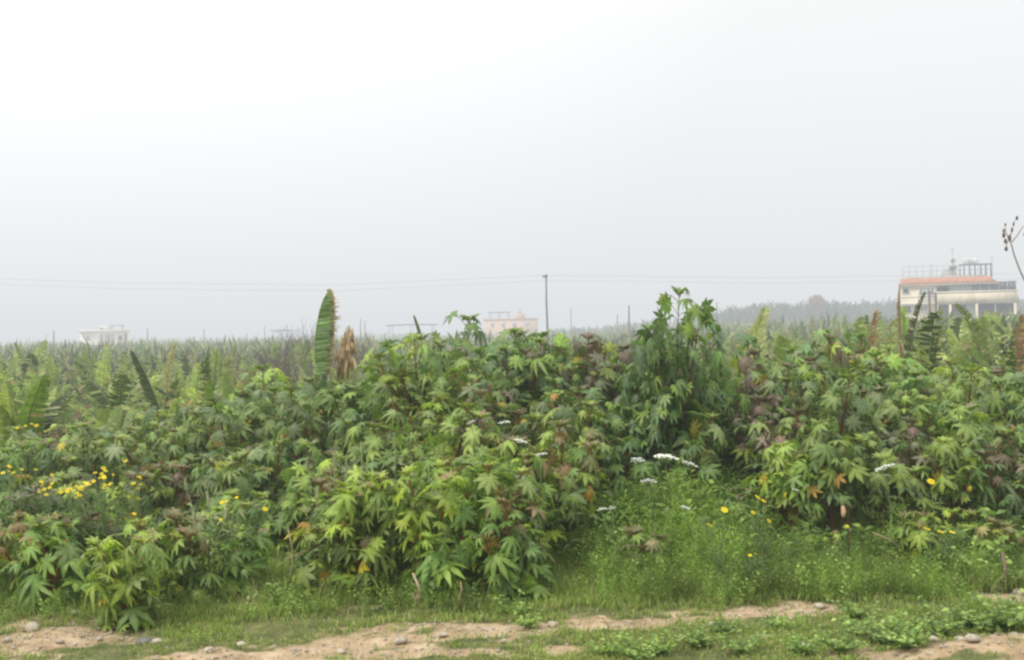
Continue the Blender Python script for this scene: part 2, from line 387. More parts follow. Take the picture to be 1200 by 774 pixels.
# ------------------------------------------------------------------ grass, ground cover, gravel (stuff)
def in_view(x, y, mrg=.6): return np.abs(x) < y*.468+mrg
def scatter(n, y0, y1, dens):
    """n random points of the view wedge kept with probability dens(x,y)"""
    n = int(n*(y1*.468+2)/(y1*.468+.6)); y = np.sqrt(rng.random(n)*(y1*y1-y0*y0)+y0*y0); x = (rng.random(n)*2-1)*(y*.468+2)
    k = rng.random(n) < dens(x, y)
    return x[k], y[k]
def blades(n, y0, y1, dens, hfun, cols, width=.006, lean=.35):
    x, y = scatter(n, y0, y1, dens); m = len(x); z = gz(x, y)
    h = hfun(x, y)*(.6+.7*rng.random(m)); a = rng.random(m)*2*math.pi
    lx, ly = rng.normal(size=m)*lean*h, rng.normal(size=m)*lean*h
    wx, wy = np.cos(a)*width, np.sin(a)*width
    b = np.stack([x, y, z], -1); md = b+np.stack([lx*.35, ly*.35, h*.6], -1); tp = b+np.stack([lx, ly, h], -1); ww = np.stack([wx, wy, 0*wx], -1)
    V = np.stack([b-ww, b+ww, md+ww*.8, md-ww*.8, tp], 1)
    off = np.arange(m)[:, None]*5
    c = cols[rng.integers(len(cols), size=m)]*(.75+.5*rng.random((m, 1)))*(.75+.5*fbm(x*1.5, y*1.5)[:, None])
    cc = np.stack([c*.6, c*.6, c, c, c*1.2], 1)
    return V.reshape(-1, 3), [np.array([[0, 1, 2, 3]])+off, np.array([[3, 2, 4]])+off], cc.reshape(-1, 3)
GR = np.array([(.22, .34, .065), (.28, .40, .085), (.18, .28, .06), (.35, .44, .11), (.34, .37, .12), (.52, .45, .24)])
gm_ = MB()
gd = lambda x, y: np.clip(1.05-dirt(x, y)*1.3, 0.015, 1)*np.clip(.1+2.6*(fbm(x*1.3+9, y*2.0)-.30), 0.08, 1)
gh = lambda x, y: .018+.16*sst(10.2, 12.6, y)*(.3+fbm(x*.9, y))+.05*fbm(x*3, y*3)**2
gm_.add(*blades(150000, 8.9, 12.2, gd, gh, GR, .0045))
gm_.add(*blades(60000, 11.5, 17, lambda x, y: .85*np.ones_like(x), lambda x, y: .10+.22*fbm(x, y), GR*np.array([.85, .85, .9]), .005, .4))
tag(gm_.build('grass', M['grass']), 'short green grass growing over the verge and round the weeds', 'grass', kind='stuff')

# feathery weed sprigs : a fine stem with small leaflets
def sprig(seed, n=11, w=.035, l=.13):
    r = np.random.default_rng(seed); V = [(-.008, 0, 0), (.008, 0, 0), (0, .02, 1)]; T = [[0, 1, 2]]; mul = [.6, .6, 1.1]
    for i in range(n):
        t = .15+.85*i/n; a = i*2.4+r.random(); ll = l*(1.25-.6*t)*(.7+.6*r.random()); d = np.array([math.cos(a), math.sin(a), .55]); s_ = np.array([-math.sin(a), math.cos(a), 0])
        b = np.array([0, .02*t, t]); k = len(V)
        V += [tuple(b), tuple(b+d*ll*.55+s_*w), tuple(b+d*ll+np.array([0, 0, -.02])), tuple(b+d*ll*.55-s_*w)]; T += [[k, k+1, k+2], [k, k+2, k+3]]
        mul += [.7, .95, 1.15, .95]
    return np.array(V), [np.array(T)], np.array(mul)
SPR = [sprig(i, 20, .010, .17) for i in range(3)]+[sprig(9+i, 9, .05, .16) for i in range(3)]
def sprigs(mb, n, y0, y1, dens, hfun, cols, lean=.22, which=range(6)):
    x, y = scatter(n, y0, y1, dens); m = len(x)
    h = hfun(x, y)*(.55+.7*rng.random(m))
    up = np.stack([rng.normal(size=m)*lean, rng.normal(size=m)*lean, np.ones(m)], -1); up = norm(up)
    az = rng.random(m)*6.28; f = np.stack([np.cos(az), np.sin(az), 0*az], -1)
    f = norm(f-(f*up).sum(-1, keepdims=True)*up); sd_ = np.cross(up, f)
    Rm = np.stack([f*.9, sd_*.9, up], -1)*h[:, None, None]
    c = cols[rng.integers(len(cols), size=m)]*(.75+.5*rng.random((m, 1)))*(.25+1.5*fbm(x*2.3, y*2.6)[:, None])
    P = np.stack([x, y, gz(x, y)-.01], -1); k = rng.choice(list(which), size=m)
    for q in sorted(set(which)):
        s_ = k == q
        if s_.any(): mb.inst(SPR[q], Rm[s_], P[s_], c[s_])
WG = np.array([(.22, .35, .07), (.28, .42, .09), (.16, .27, .06), (.36, .50, .11), (.26, .33, .10)])
def pxm(x, y): return 600+1287*x/y
def tallw(x, y):
    p_ = pxm(x, y)
    return sst(625, 740, p_)*(1-.72*sst(850, 930, p_))*(1-sst(1150, 1230, p_))
wm = MB()
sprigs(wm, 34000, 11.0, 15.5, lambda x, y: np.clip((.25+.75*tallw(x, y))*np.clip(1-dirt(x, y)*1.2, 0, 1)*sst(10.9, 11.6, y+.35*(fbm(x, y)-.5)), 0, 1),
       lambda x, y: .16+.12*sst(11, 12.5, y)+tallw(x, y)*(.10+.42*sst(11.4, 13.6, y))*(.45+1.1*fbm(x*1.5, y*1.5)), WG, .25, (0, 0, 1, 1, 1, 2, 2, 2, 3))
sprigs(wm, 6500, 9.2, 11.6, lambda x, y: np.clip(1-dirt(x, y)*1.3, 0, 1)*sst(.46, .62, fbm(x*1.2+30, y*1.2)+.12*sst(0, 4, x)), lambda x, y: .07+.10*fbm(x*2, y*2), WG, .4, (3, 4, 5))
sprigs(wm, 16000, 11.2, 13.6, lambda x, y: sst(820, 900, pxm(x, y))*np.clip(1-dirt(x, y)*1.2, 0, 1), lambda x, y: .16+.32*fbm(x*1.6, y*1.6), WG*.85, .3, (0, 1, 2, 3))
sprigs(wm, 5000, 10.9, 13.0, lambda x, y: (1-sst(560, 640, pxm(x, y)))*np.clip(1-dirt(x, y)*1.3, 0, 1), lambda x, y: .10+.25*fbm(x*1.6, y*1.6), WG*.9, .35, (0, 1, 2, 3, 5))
tag(wm.build('ground_cover', M['grass']), 'feathery green weeds crowding the ground below the castor plants', 'weeds', kind='stuff')

# tiny yellow blossom points in the low weeds
bl = MB(); x, y = scatter(900, 10.6, 13, lambda x, y: .15+.6*tallw(x, y)); m_ = len(x)
z = gz(x, y)+.15+tallw(x, y)*.3*rng.random(m_)+.12*rng.random(m_)
V = np.array([(1, 0, 0), (0, 1, 0), (-1, 0, 0), (0, -1, 0), (0, 0, .8)])*.009
Tt = (V, [np.array([[0, 1, 4], [1, 2, 4], [2, 3, 4], [3, 0, 4]])], np.ones(5))
bl.inst(Tt, np.tile(np.eye(3), (m_, 1, 1)), np.stack([x, y, z], -1), np.tile(np.array([[.45, .48, .06]]), (m_, 1)))
tag(bl.build('blossom_specks', M['petal']), 'tiny yellow blossoms speckled through the low green weeds', 'blossoms', kind='stuff')

# gravel
def rock_t(seed, sub=1):
    import bmesh
    b = bmesh.new(); bmesh.ops.create_icosphere(b, subdivisions=sub, radius=1)
    r = np.random.default_rng(seed); V = np.array([v.co[:] for v in b.verts])
    V *= (1+.28*(r.random((len(V), 1))-.5)); V *= np.array([1, .8, .55]); V[:, 2] = np.maximum(V[:, 2], -.35)
    Fm = np.array([[v.index for v in f.verts] for f in b.faces]); b.free()
    return V, [Fm], np.ones(len(V))
gv = MB()
for q in range(4):
    x, y = scatter(3200, 8.9, 12.4, lambda x, y: dirt(x, y)**1.5*.95+.01); m_ = len(x); sz = .006+.018*rng.random(m_)**3
    az = rng.random(m_)*6.28; f = np.stack([np.cos(az), np.sin(az), 0*az], -1)
    gv.inst(rock_t(q, 1), frames(f, np.tile([[0, 0, 1.]], (m_, 1))+rng.normal(size=(m_, 3))*.3, sz), np.stack([x, y, gz(x, y)-.012+sz*.3], -1), np.ones((m_, 3))*.5)
tag(gv.build('gravel', M['stone']), 'loose pale gravel scattered over the bare dirt', 'gravel', kind='stuff')

# single stones one can point to
STN = [(38, 738, .075, 'upright pale stone standing on the bare earth at lower left'), (8, 750, .05, 'small cream stone at the left edge of the dirt patch'),
       (70, 752, .045, 'flat buff stone in the middle of the left dirt patch'), (86, 722, .07, 'brown stone at the back of the left dirt patch'), (117, 748, .04, 'rounded pale stone right of the left dirt patch'),
       (184, 753, .06, 'whitish stone lying against the dark grey one'), (295, 704, .07, 'pale stone in the small bare patch between grass clumps'), (310, 700, .05, 'smaller cream stone beside the small bare patch'),
       (470, 751, .07, 'bright flat stone in the middle of the track'), (400, 763, .05, 'buff stone low on the track left of the bright flat one'), (520, 745, .045, 'thin pale stone on the track right of the bright flat one'),
       (648, 733, .06, 'wide pale stone on the central strip of bare dirt'), (835, 730, .055, 'rounded beige stone at the grassy side of the track'), (878, 704, .05, 'pinkish stone at the foot of the tall weeds'),
       (960, 708, .06, 'pale stone at the right end of the bare track'), (940, 758, .05, 'small white stone in the lower grass right of centre'), (1172, 690, .09, 'flat pinkish stone below the leafy bush at far right'),
       (1197, 694, .11, 'large white stone cut by the right edge of the picture'), (1095, 765, .06, 'cream stone at the left foot of the dirt mound'), (1125, 757, .05, 'small pale stone on the crest of the dirt mound'),
       (1165, 752, .06, 'angular stone on the brow of the dirt mound'), (1190, 745, .065, 'orange-tinted stone high on the dirt mound'), (1140, 771, .07, 'rough stone low on the dirt mound'), (245, 765, .05, 'cream stone at the near left start of the track'),
       (283, 758, .05, 'reddish beige stone beside the near start of the track'), (590, 752, .04, 'small pale stone in thin grass below the track')]
for i, (a, b_, s_, lb) in enumerate(STN):
    mb = MB(); V, Fs, mu = rock_t(50+i, 2); V = V*(1+.1*(fbm(V[:, :1]*2+i, V[:, 1:2]*2+i)-.4)); mb.add(V*s_*np.array([1, 1, 1.5 if i == 0 else .85]), Fs)
    o = mb.build('stone', M['stone']); q = gnd(a, b_); o.location = (q.x, q.y, G(q.x, q.y)+s_*.15); o.rotation_euler = (0, 0, i*1.3); tag(o, lb, 'stone', 'pale stones on the verge')
mb = MB(); V, Fs, mu = rock_t(99, 2); mb.add(V*.075, Fs); o = mb.build('stone', M['greystone']); q = gnd(168, 752); o.location = (q.x, q.y, G(q.x, q.y)+.02)
tag(o, 'dark grey stone lying in the grass near lower left', 'stone')

# ------------------------------------------------------------------ castor thicket
protos = {}
KINDS = ('green', 'purple', 'yellow', 'green', 'open')
HS = (.75, 1.15, 1.6, 2.1, 2.7)
for hi, hh in enumerate(HS):
    for ki in range(5):
        protos[(hi, ki)] = [castor_plant(100+hi*17+ki*3, hh, KINDS[ki]), False]
def put_castor(x, y, hh, ki, label, rz=None, group='castor bean plants of the roadside thicket'):
    hi = int(np.argmin([abs(math.log(hh/q)) for q in HS])); pr = protos[(hi, ki)]
    o = copy_tree(pr[0]) if pr[1] else pr[0]; pr[1] = True
    s_ = hh*(1.06 if hh > 1.2 else 1)/HS[hi]; sw = s_**.6*(.66 if 'tallest' in label else 1)
    o.location = (x, y, G(x, y)-.02); o.scale = (sw, sw, s_); o.rotation_euler = (random.gauss(0, .05), random.gauss(0, .05), random.random()*6.28 if rz is None else rz)
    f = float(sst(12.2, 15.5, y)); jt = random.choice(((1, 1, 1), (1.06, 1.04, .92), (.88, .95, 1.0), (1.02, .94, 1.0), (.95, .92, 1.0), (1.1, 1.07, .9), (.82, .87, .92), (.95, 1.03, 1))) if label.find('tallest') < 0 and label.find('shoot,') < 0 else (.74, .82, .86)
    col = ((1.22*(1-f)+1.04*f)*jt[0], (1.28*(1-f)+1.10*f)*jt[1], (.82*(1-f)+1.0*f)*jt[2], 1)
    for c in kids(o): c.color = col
    tag(o, label, 'castor plant', group); return o
BACK = [(-100, 495), (0, 492), (60, 502), (120, 500), (200, 478), (300, 452), (345, 425), (372, 470), (400, 478), (430, 440), (470, 402), (520, 382), (560, 380), (640, 380), (690, 382), (735, 405), (790, 400), (850, 402), (905, 402), (960, 378), (1000, 388), (1040, 405), (1100, 430), (1200, 432), (1300, 432)]
FRONT = [(-100, 640), (0, 640), (60, 640), (130, 625), (200, 640), (260, 640), (330, 630), (400, 592), (480, 575), (560, 560), (630, 590), (690, 600), (740, 625), (880, 660), (900, 600), (1000, 590), (1120, 620), (1200, 600), (1300, 600)]
def ip(tab, v): return float(np.interp(v, [a for a, b in tab], [b for a, b in tab]))
MARKS = [(-40, 'at the left edge'), (105, 'around the yellow daisies'), (240, 'right of the daisies'), (383, 'below the tall banana leaf'), (500, 'left of the pink house'),
         (597, 'below the pink house'), (690, 'right of the wooden pole'), (785, 'below the highest shoot'), (880, 'right of the highest shoot'), (1000, 'left of the cream building'), (1120, 'below the cream building'), (1240, 'at the right edge')]
KN = {0: 'green castor plant', 1: 'purple-tipped castor plant', 2: 'partly yellow castor plant', 3: 'grey-green castor plant'}
ROWS = [11.8, 12.6, 13.5, 14.4, 15.4, 16.5, 17.7]
RN = ['in the front row', 'in the second row', 'in the third row', 'in the middle row', 'just behind the middle row', 'in the last row but one', 'in the last row']
for ri, yr in enumerate(ROWS):
    t = ri/(len(ROWS)-1); step = .70+.05*ri; hw = yr*.468+.8; n = int(2*hw/step)
    for i in range(n+1):
        x = -hw+2*hw*i/n+random.uniform(-.22, .22)+(.35 if ri % 2 else 0); y = yr+random.uniform(-.3, .3); px = px_of(x, y)
        if ri == 0 and (px < 300 or px > 625): continue
        if ri == 1 and px < -50: continue
        if ri == 1 and px > 690 and random.random() < .35: continue
        if ri == 2 and 715 < px < 1130 and i % 3: continue
        if ri == 3 and 900 < px < 1110 and i % 2: continue
        if ri == 1 and 205 < px < 330: continue
        sm = False
        f_, b_ = ip(FRONT, px), ip(BACK, px); tp = f_+(b_-f_)*(t**.75)
        if ri >= 5: tp = b_-(7 if px < 720 else 0)
        tp += random.uniform(-6, 16)+ (14 if random.random() < .3 else 0)
        hh = at(px, tp, y).z-G(x, y)-.02
        if hh < .45: hh = .45+random.random()*.15
        if hh > 3.2: hh = 3.2
        if px > 738 and (ri == 1 or (ri == 2 and px < 1130)): hh = random.uniform(.4, .85)
        q = random.random(); ki = 1 if q < .13 else (2 if q < (.42 if ri < 3 else .24) else (0 if q < .7 else 3))
        lm = min(MARKS, key=lambda m_: abs(m_[0]-px))[1]
        put_castor(x, y, hh, ki, KN[ki]+' '+RN[ri]+', '+lm)
for (px, py_t, y, hh_base, ki, lb) in [
        (785, 341, 15.2, 0, 3, 'tallest castor plant, its leafy shoot rising above the skyline right of the wooden pole'),
        (822, 382, 15.6, 0, 0, 'castor plant leaning on the right of the tallest shoot, drooping dark leaves'),
        (752, 396, 15.0, 0, 0, 'castor plant close on the left of the tallest shoot'),
        (150, 606, 10.95, 0, 3, 'castor plant standing forward on the grass at lower left with bright star-shaped leaves'),
        (60, 612, 11.6, 0, 2, 'low castor plant with pale green leaves left of the forward one at lower left'),
        (30, 600, 12.0, 0, 1, 'purplish low castor plant near the left edge in front of the daisies'),
        (215, 600, 11.9, 0, 1, 'maroon-tinted castor plant behind and right of the forward one at lower left'),
        (282, 618, 12.2, 0, 2, 'castor plant with a yellow leaf between the spiked stalks and the front thicket'),
        (925, 520, 13.6, 0, 4, 'red-stemmed castor plant with an orange leaf, leftmost of the open group at right'),
        (975, 495, 13.7, 0, 4, 'castor plant topped by broad grey-green leaves over tall red stems at right'),
        (1030, 510, 13.9, 0, 4, 'castor plant with maroon crown beside the white flower head at right'),
        (1110, 515, 13.8, 0, 4, 'red-stemmed castor plant with a maroon star leaf right of the white flower head'),
        (1095, 470, 15.0, 0, 2, 'castor plant with bright yellow leaves below the cream building'),
        (1075, 600, 12.6, 0, 2, 'small red-stemmed castor seedling with lime leaves before the right thicket'),
        (505, 545, 12.0, 0, 2, 'castor plant with golden lower leaves at the front of the centre thicket'),
        (590, 540, 12.2, 0, 2, 'castor plant with large yellow leaf beside the white umbels'),
        (420, 570, 11.9, 0, 0, 'bushy green castor plant at the front left of the centre thicket')]:
    q = at(px, py_t, y); put_castor(q.x, y, q.z-G(q.x, y)-.02, ki, lb)

# ------------------------------------------------------------------ banana plants
def banana_leaf(mb, base, az, Lf, elev, droop, W, cg, ctip, r, torn=.5, fold=.5, seg=13, dry=False, petc=None, side=None, slant=.30):
    """one blade: petiole, midrib and torn strips hanging from both sides"""
    p = np.array(base, float); e = elev; pts = [p.copy()]; dirs = []
    for i in range(seg):
        d = np.array([math.cos(az)*math.cos(e), math.sin(az)*math.cos(e), math.sin(e)])
        p = p+d*Lf/seg; pts.append(p.copy()); dirs.append(d); e -= droop/seg*(.5+i/seg)
    mb.tube(pts, np.linspace(.022, .006, seg+1), 4, petc if petc is not None else (.34, .40, .17), cap=False)
    side = np.array([-math.sin(az), math.cos(az), 0]) if side is None else norm(side)
    V = []; Fq = []; cc = []
    for s_ in (-1, 1):
        for i in range(2, seg):
            dn = -np.cross(dirs[i], side)-np.array([0, 0, .35]); dn = dn/np.linalg.norm(dn)
            for k in range(2):
                t = (i-1+k*.5)/(seg-1); wv = W*(math.sin(math.pi*min(.10+.86*t, 1)**.75)**.6)*(.9+.2*r.random())
                a = pts[i]+(pts[i+1]-pts[i])*k/2; b = pts[i]+(pts[i+1]-pts[i])*(k+.99)/2
                fa = fold*(1+.75*s_)+torn*(r.random()-.4)*.7
                if dry: fa = 1.15+.3*r.random()
                o1 = (side*s_*math.cos(fa)+dn*math.sin(fa))*wv*.55
                fa2 = fa+.25+torn*.9*r.random()
                o2 = o1+(side*s_*math.cos(fa2)+dn*math.sin(fa2))*wv*.5*(.8+.3*r.random()*torn)
                tw = dirs[i]*(slant+torn*.35*(r.random()-.5))*wv
                gap = (b-a)*.5*(torn*r.random()*1.1)
                if torn > .3 and r.random() < .10: continue
                j = len(V); V += [a, b, b+o1+tw*.5-gap*.3, a+o1+tw*.5+gap*.3, b+o2+tw*1.3-gap, a+o2+tw*1.3+gap]
                Fq += [[j, j+1, j+2, j+3], [j+3, j+2, j+4, j+5]]
                sh = .8+.35*r.random(); pale = r.random() < .24*torn
                c = (np.asarray(ctip)*.8 if pale else np.asarray(cg))*sh; c2 = np.asarray(ctip)*sh if (pale or r.random() < torn*.5) else c*1.1
                cc += [c*1.15, c*1.15, c, c, c2, c2]
    mb.add(V, [np.array(Fq)], np.array(cc))
BG = [(.17, .26, .06), (.25, .34, .085), (.09, .14, .04), (.37, .43, .15)]
BT = [(.50, .54, .26), (.30, .40, .14), (.62, .58, .33), (.48, .38, .20)]
DRY = (.40, .27, .17)
def banana_parts(r, hh, nl=8, torn=.7, ndry=2):
    ps = MB(); fo = MB(); dr = MB(); hs = hh*.42
    ps.tube([(0, 0, -.1), (.01, 0, hs*.5), (0, .01, hs)], [.12, .10, .07], 7, (.24, .24, .11))
    for i in range(nl):
        az = i*2.4+r.random()*.6; up = r.random()**.6; e = R(45+43*up); tn_ = r.choice([.4, .6, .8, 1, 1.2, 1.35]); c = np.array(BG[r.integers(4)])*tn_; ct = np.array(BT[r.integers(4)])*(.5+.5*tn_)
        banana_leaf(fo, (0, 0, hs*.9+.05*r.random()), az, hh*(.50+.36*r.random()*up), e, R(10+(110-60*up)*r.random()), ( .26+.12*r.random()), c, ct, r, torn*.8, .10+.5*r.random(), 15,
                    side=(math.cos(az+1.57+r.normal()*.5), math.sin(az+1.57+r.normal()*.5), r.normal()*.25))
    banana_leaf(fo, (0, 0, hs*.95), r.random()*6, hh*(.58+.1*r.random()), R(86), R(15), .10, BG[1], BT[1], r, .2, 1.0, 10)
    for i in range(ndry):
        banana_leaf(dr, (0, 0, hs*.9), r.random()*6.28, hh*(.5+.15*r.random()), R(70 if i % 2 else 45), R(60 if i % 2 else 150), .15, DRY, (.50, .38, .24), r, .9, .9, 11, dry=True, petc=(.3, .22, .12))
    return ps, fo, dr
BPK = [('banana plant with pale shredded leaves', .95, 2), ('banana plant with broad green leaves', .35, 1), ('banana plant with torn yellow-green leaves', .8, 3),
       ('banana plant with brown dried leaves hanging', .8, 6), ('young green banana plant', .5, 0), ('banana plant with ragged upright leaves', .75, 2)]
bprot = []
for i, (nm, tn, nd) in enumerate(BPK):
    r = np.random.default_rng(500+i); ps, fo, dr = banana_parts(r, 2.3, 8, tn, nd); root = empty('banana_plant')
    ps.build('pseudostem', M['stem'], root); fo.build('foliage', M['banana'], root)
    if nd: dr.build('dry_leaf', M['banana'], root)
    bprot.append([root, False])
def far_h(x, y): return 2.25+.25*sst(30, 120, y)
cnt = 0; y = 19.6; near_end = 58.0
while y < near_end:
    sp = 2.0 if y < 30 else 2.35; hw = y*.468+1.2; x = -hw+random.random()*sp
    while x < hw:
        px = px_of(x, y)
        hidden = (415 < px < 860) or (y < 23 and (340 < px < 900)) 
        if not hidden and cnt < 300:
            xx = x+random.uniform(-.45, .45); yy = y+random.uniform(-.5, .5)
            q = random.random(); k = int(q*6); pr = bprot[k]
            o = copy_tree(pr[0]) if pr[1] else pr[0]; pr[1] = True
            s_ = random.choice((.95, 1.02, 1.08, 1.14, 1.2, 1.28, 1.36, 1.45))*(.80 if y < 23.5 else 1)*(.95 if px < 420 else 1)
            o.location = (xx, yy, G(xx, yy)); o.scale = (s_, s_, s_*random.uniform(.9, 1.1)); o.rotation_euler = (0, 0, random.random()*6.28)
            if px < 405: ww = ('at the left edge' if px < 60 else 'below the white house' if px < 190 else 'left of the bare shrub' if px < 330 else 'in the field by the tall leaf')
            else: ww = ('left of the cream building' if px < 1050 else 'below the cream building' if px < 1170 else 'below the dry podded stalk')
            dd = 'nearest row' if y < 23 else 'near row' if y < 30 else 'middle row' if y < 40 else 'far row'
            tag(o, BPK[k][0]+' '+ww+', '+dd, 'banana plant', 'banana plants in the field'); cnt += 1
        x += sp
    y += sp*.9
print('bananas', cnt)

# farther plantation, beyond what one could count
fb = MB()
def far_clumps(mb, n, y0, y1, scale, dens=None, nl=9):
    x, y = scatter(n, y0, y1, dens or (lambda x, y: np.ones_like(x))); m_ = len(x)
    g0 = gz(x, y)
    Vq = []
    big = .7+.95*rng.random(m_)**3; tone = .38+.85*rng.random(m_)**1.2
    for l in range(nl):
        az = rng.random(m_)*6.28; e = R(48)+R(40)*rng.random(m_)**.7; Ln = scale*(.65+.6*rng.random(m_))*big; hb = scale*(.40+.25*rng.random(m_))
        b = np.stack([x+rng.normal(size=m_)*.12*scale, y+rng.normal(size=m_)*.12*scale, g0+hb], -1)
        d1 = np.stack([np.cos(az)*np.cos(e), np.sin(az)*np.cos(e), np.sin(e)], -1)*(Ln*.6)[:, None]
        e2 = e-R(70)*rng.random(m_)
        d2 = np.stack([np.cos(az)*np.cos(e2), np.sin(az)*np.cos(e2), np.sin(e2)], -1)*(Ln*.4)[:, None]
        s_ = np.stack([-np.sin(az), np.cos(az), rng.normal(size=m_)*.25], -1)*(scale*.085)
        V = np.stack([b-s_*.3, b+s_*.3, b+d1+s_, b+d1-s_, b+d1+d2+s_*.2, b+d1+d2-s_*.2], 1)
        c = np.array(BG)[rng.integers(4, size=m_)]*(.6+.7*rng.random((m_, 1))**1.5)*tone[:, None]*(.75+.3*l/nl)*(.6+.7*fbm(x*.08, y*.08)[:, None])
        k = rng.random(m_) < .14; c[k] = np.array((.34, .30, .16))*(.6+.5*rng.random((k.sum(), 1)))
        off = np.arange(m_)[:, None]*6
        mb.add(V.reshape(-1, 3), [np.concatenate([np.array([[0, 1, 2, 3]])+off, np.array([[3, 2, 4, 5]])+off])], np.repeat(c, 6, 0))
far_clumps(fb, 2300, 58, 95, 1.35, nl=12)
far_clumps(fb, 1000, 62, 108, 1.5, lambda x, y: sst(1030, 1060, pxm(x, y))*.9, 11)
far_clumps(fb, 4200, 95, 210, 1.5, nl=7)
far_clumps(fb, 3500, 210, 420, 1.9, nl=5)
tag(fb.build('banana_field', M['banana']), 'far rows of banana plants merging into a green plain below the haze', 'plantation', kind='stuff')

# the standing-out banana plants
def hero(px, top_py, Yd, label, lean_px=0, W=.2, col=None, tip=None, torn=.3, fold=.5, dry=False, bot_frac=.45, extra=True, seed=1, cat='banana plant', petc=None, azf=0.0, droop=8):
    lean_px = lean_px*2.2; droop = droop+22*abs(math.sin(seed*2.3)); r = np.random.default_rng(seed); top = at(px, top_py-3, Yd); gzv = G(top.x, Yd); hh = top.z-gzv
    root = empty('banana_plant', (top.x-lean_px/F*Yd, Yd, gzv)); dx = lean_px/F*Yd
    hs = hh*bot_frac; Lf = math.hypot(dx, hh-hs)
    ps = MB(); ps.tube([(0, 0, -.1), (0, 0, hs)], [.09, .045], 7, (.20, .19, .09)); ps.build('pseudostem', M['stem'], root)
    el = math.atan2(hh-hs, abs(dx)+1e-6)+R(droop)*.5; az = azf if dx >= 0 else math.pi-azf
    ml = MB(); banana_leaf(ml, (0, 0, hs), az, Lf, min(el, R(92)), R(droop), W, col or BG[2], tip or BG[1], r, torn, fold, 26, dry=dry, petc=petc, side=(1, -.9*math.sin(seed*1.7), .15) if azf == 0 else None, slant=.55)
    ml.build('leaf', M['banana'], root)
    if extra:
        fo = MB()
        for i in range(4): banana_leaf(fo, (0, 0, hs*.9), i*1.6+r.random(), hh*.42, R(55+20*r.random()), R(60), .16, BG[r.integers(4)], BT[r.integers(4)], r, .6, .5, 11)
        fo.build('foliage', M['banana'], root)
    tag(root, label, cat); return root

# tall upright leaf : dark blade seen flat on, its right edge scorched and frayed
root = empty('banana_plant'); T0 = at(386, 340, 17.5); B0 = at(399, 470, 17.5); g0 = G(B0.x, 17.5); root.location = (B0.x, 17.5, g0)
ps = MB(); ps.tube([(0, 0, -.1), (.02, 0, (B0.z-g0)*.5), (0, 0, B0.z-g0)], [.08, .06, .03], 7, (.22, .22, .10)); ps.build('pseudostem', M['stem'], root)
bl_ = MB(); lf = MB(); r = np.random.default_rng(4)
def loc(px, py, dy=0): q = at(px, py, 17.5+dy); return np.array([q.x-B0.x, q.y-17.5, q.z-g0])
RIB = [(399, 470), (394, 452), (388, 435), (369.5, 425), (368.5, 410), (369.5, 395), (371.5, 380), (374.5, 365), (379, 351), (386.5, 338)]
lf.tube([loc(*q) for q in RIB[3:]], np.linspace(.016, .004, 7), 4, (.34, .40, .18), cap=False)
lf.tube([loc(*q) for q in ((399, 470), (395.5, 455), (390.5, 440), (388, 428))], [.028, .022, .018, .012], 5, (.42, .46, .22))
RX = lambda y_: float(np.interp(y_, [338, 345, 355, 365, 380, 395, 410, 425, 440], [387, 390, 392, 392.5, 393, 391.5, 390, 389, 387]))
LX = lambda y_: float(np.interp(y_, [338, 351, 365, 380, 395, 410, 425, 440], [386.5, 379, 374.5, 371.5, 369.5, 368.5, 369.5, 372]))
V = []; Fq = []; cc = []; ns = 74
for i in range(ns):
    ya = 339+101*i/ns; yb = 339+101*(i+.98)/ns; x0, x1 = LX(ya), RX(ya); fr = r.random(); tq = min(1, (ya-338)/22); x2 = x1+(.6+tq*7*fr*fr if ya < 425 else 1); x1 = x1-2.5*r.random()*tq
    sl = -5*(1-.5*i/ns)
    cols = [np.array((.12, .19, .085))*(.75+.5*r.random()), np.array((.16, .23, .10))*(.75+.5*r.random()), np.array((.28, .23, .12)) if fr < .5 else np.array((.42, .30, .2))]
    if 378 < ya < 380.5: cols = [c*1.9 for c in cols]
    for a, b_, ca, cb in ((x0, x1-4.5, cols[0], cols[1]), (x1-4.5, x1, cols[1], cols[2]*.8), (x1, x2, cols[2], cols[2]*1.3)):
        j = len(V); w0 = (a-x0)/22; w1 = (b_-x0)/22; cup = lambda w_: -.10*math.sin(w_*2.2)+.03*r.normal()*w_
        pin = .3*(yb-ya) if b_ == x2 else 0
        V += [loc(a, ya+sl*w0, cup(w0)), loc(a, yb+sl*w0, cup(w0)), loc(b_, yb+sl*w1-pin, cup(w1)), loc(b_, ya+sl*w1+pin, cup(w1))]
        Fq.append([j, j+1, j+2, j+3]); cc += [ca, ca, cb, cb]
lf.add(V, [np.array(Fq)], np.array(cc)); lf.build('leaf', M['banana'], root)
dl = MB()   # the dried leaf hanging beside it
for k_ in range(70):
    a = 393+random.random()**.8*25; t0 = 383+abs(a-409)*1.3+random.random()*26; e_ = t0+8+random.random()*34
    dl.tube([loc(409+(a-409)*.7+random.uniform(-2, 2), t0-3, .02), loc(a, (t0+e_)/2, -.05+.1*random.random()), loc(a-1+3*random.random(), e_, .05*random.random())], [.010, .024*random.uniform(.3, 1.3), .004], 3, np.array((.88, .69, .49))*random.uniform(.6, 1.15))
dl.tube([loc(409, 384), loc(406, 410), loc(400, 440), loc(399, 462)], [.01, .016, .02, .02], 5, (.45, .35, .2))
dl.build('dry_leaf', M['banana'], root)
tag(root, 'banana plant with one tall upright dark leaf, frayed brown edge, tan dead leaf beside it', 'banana plant')

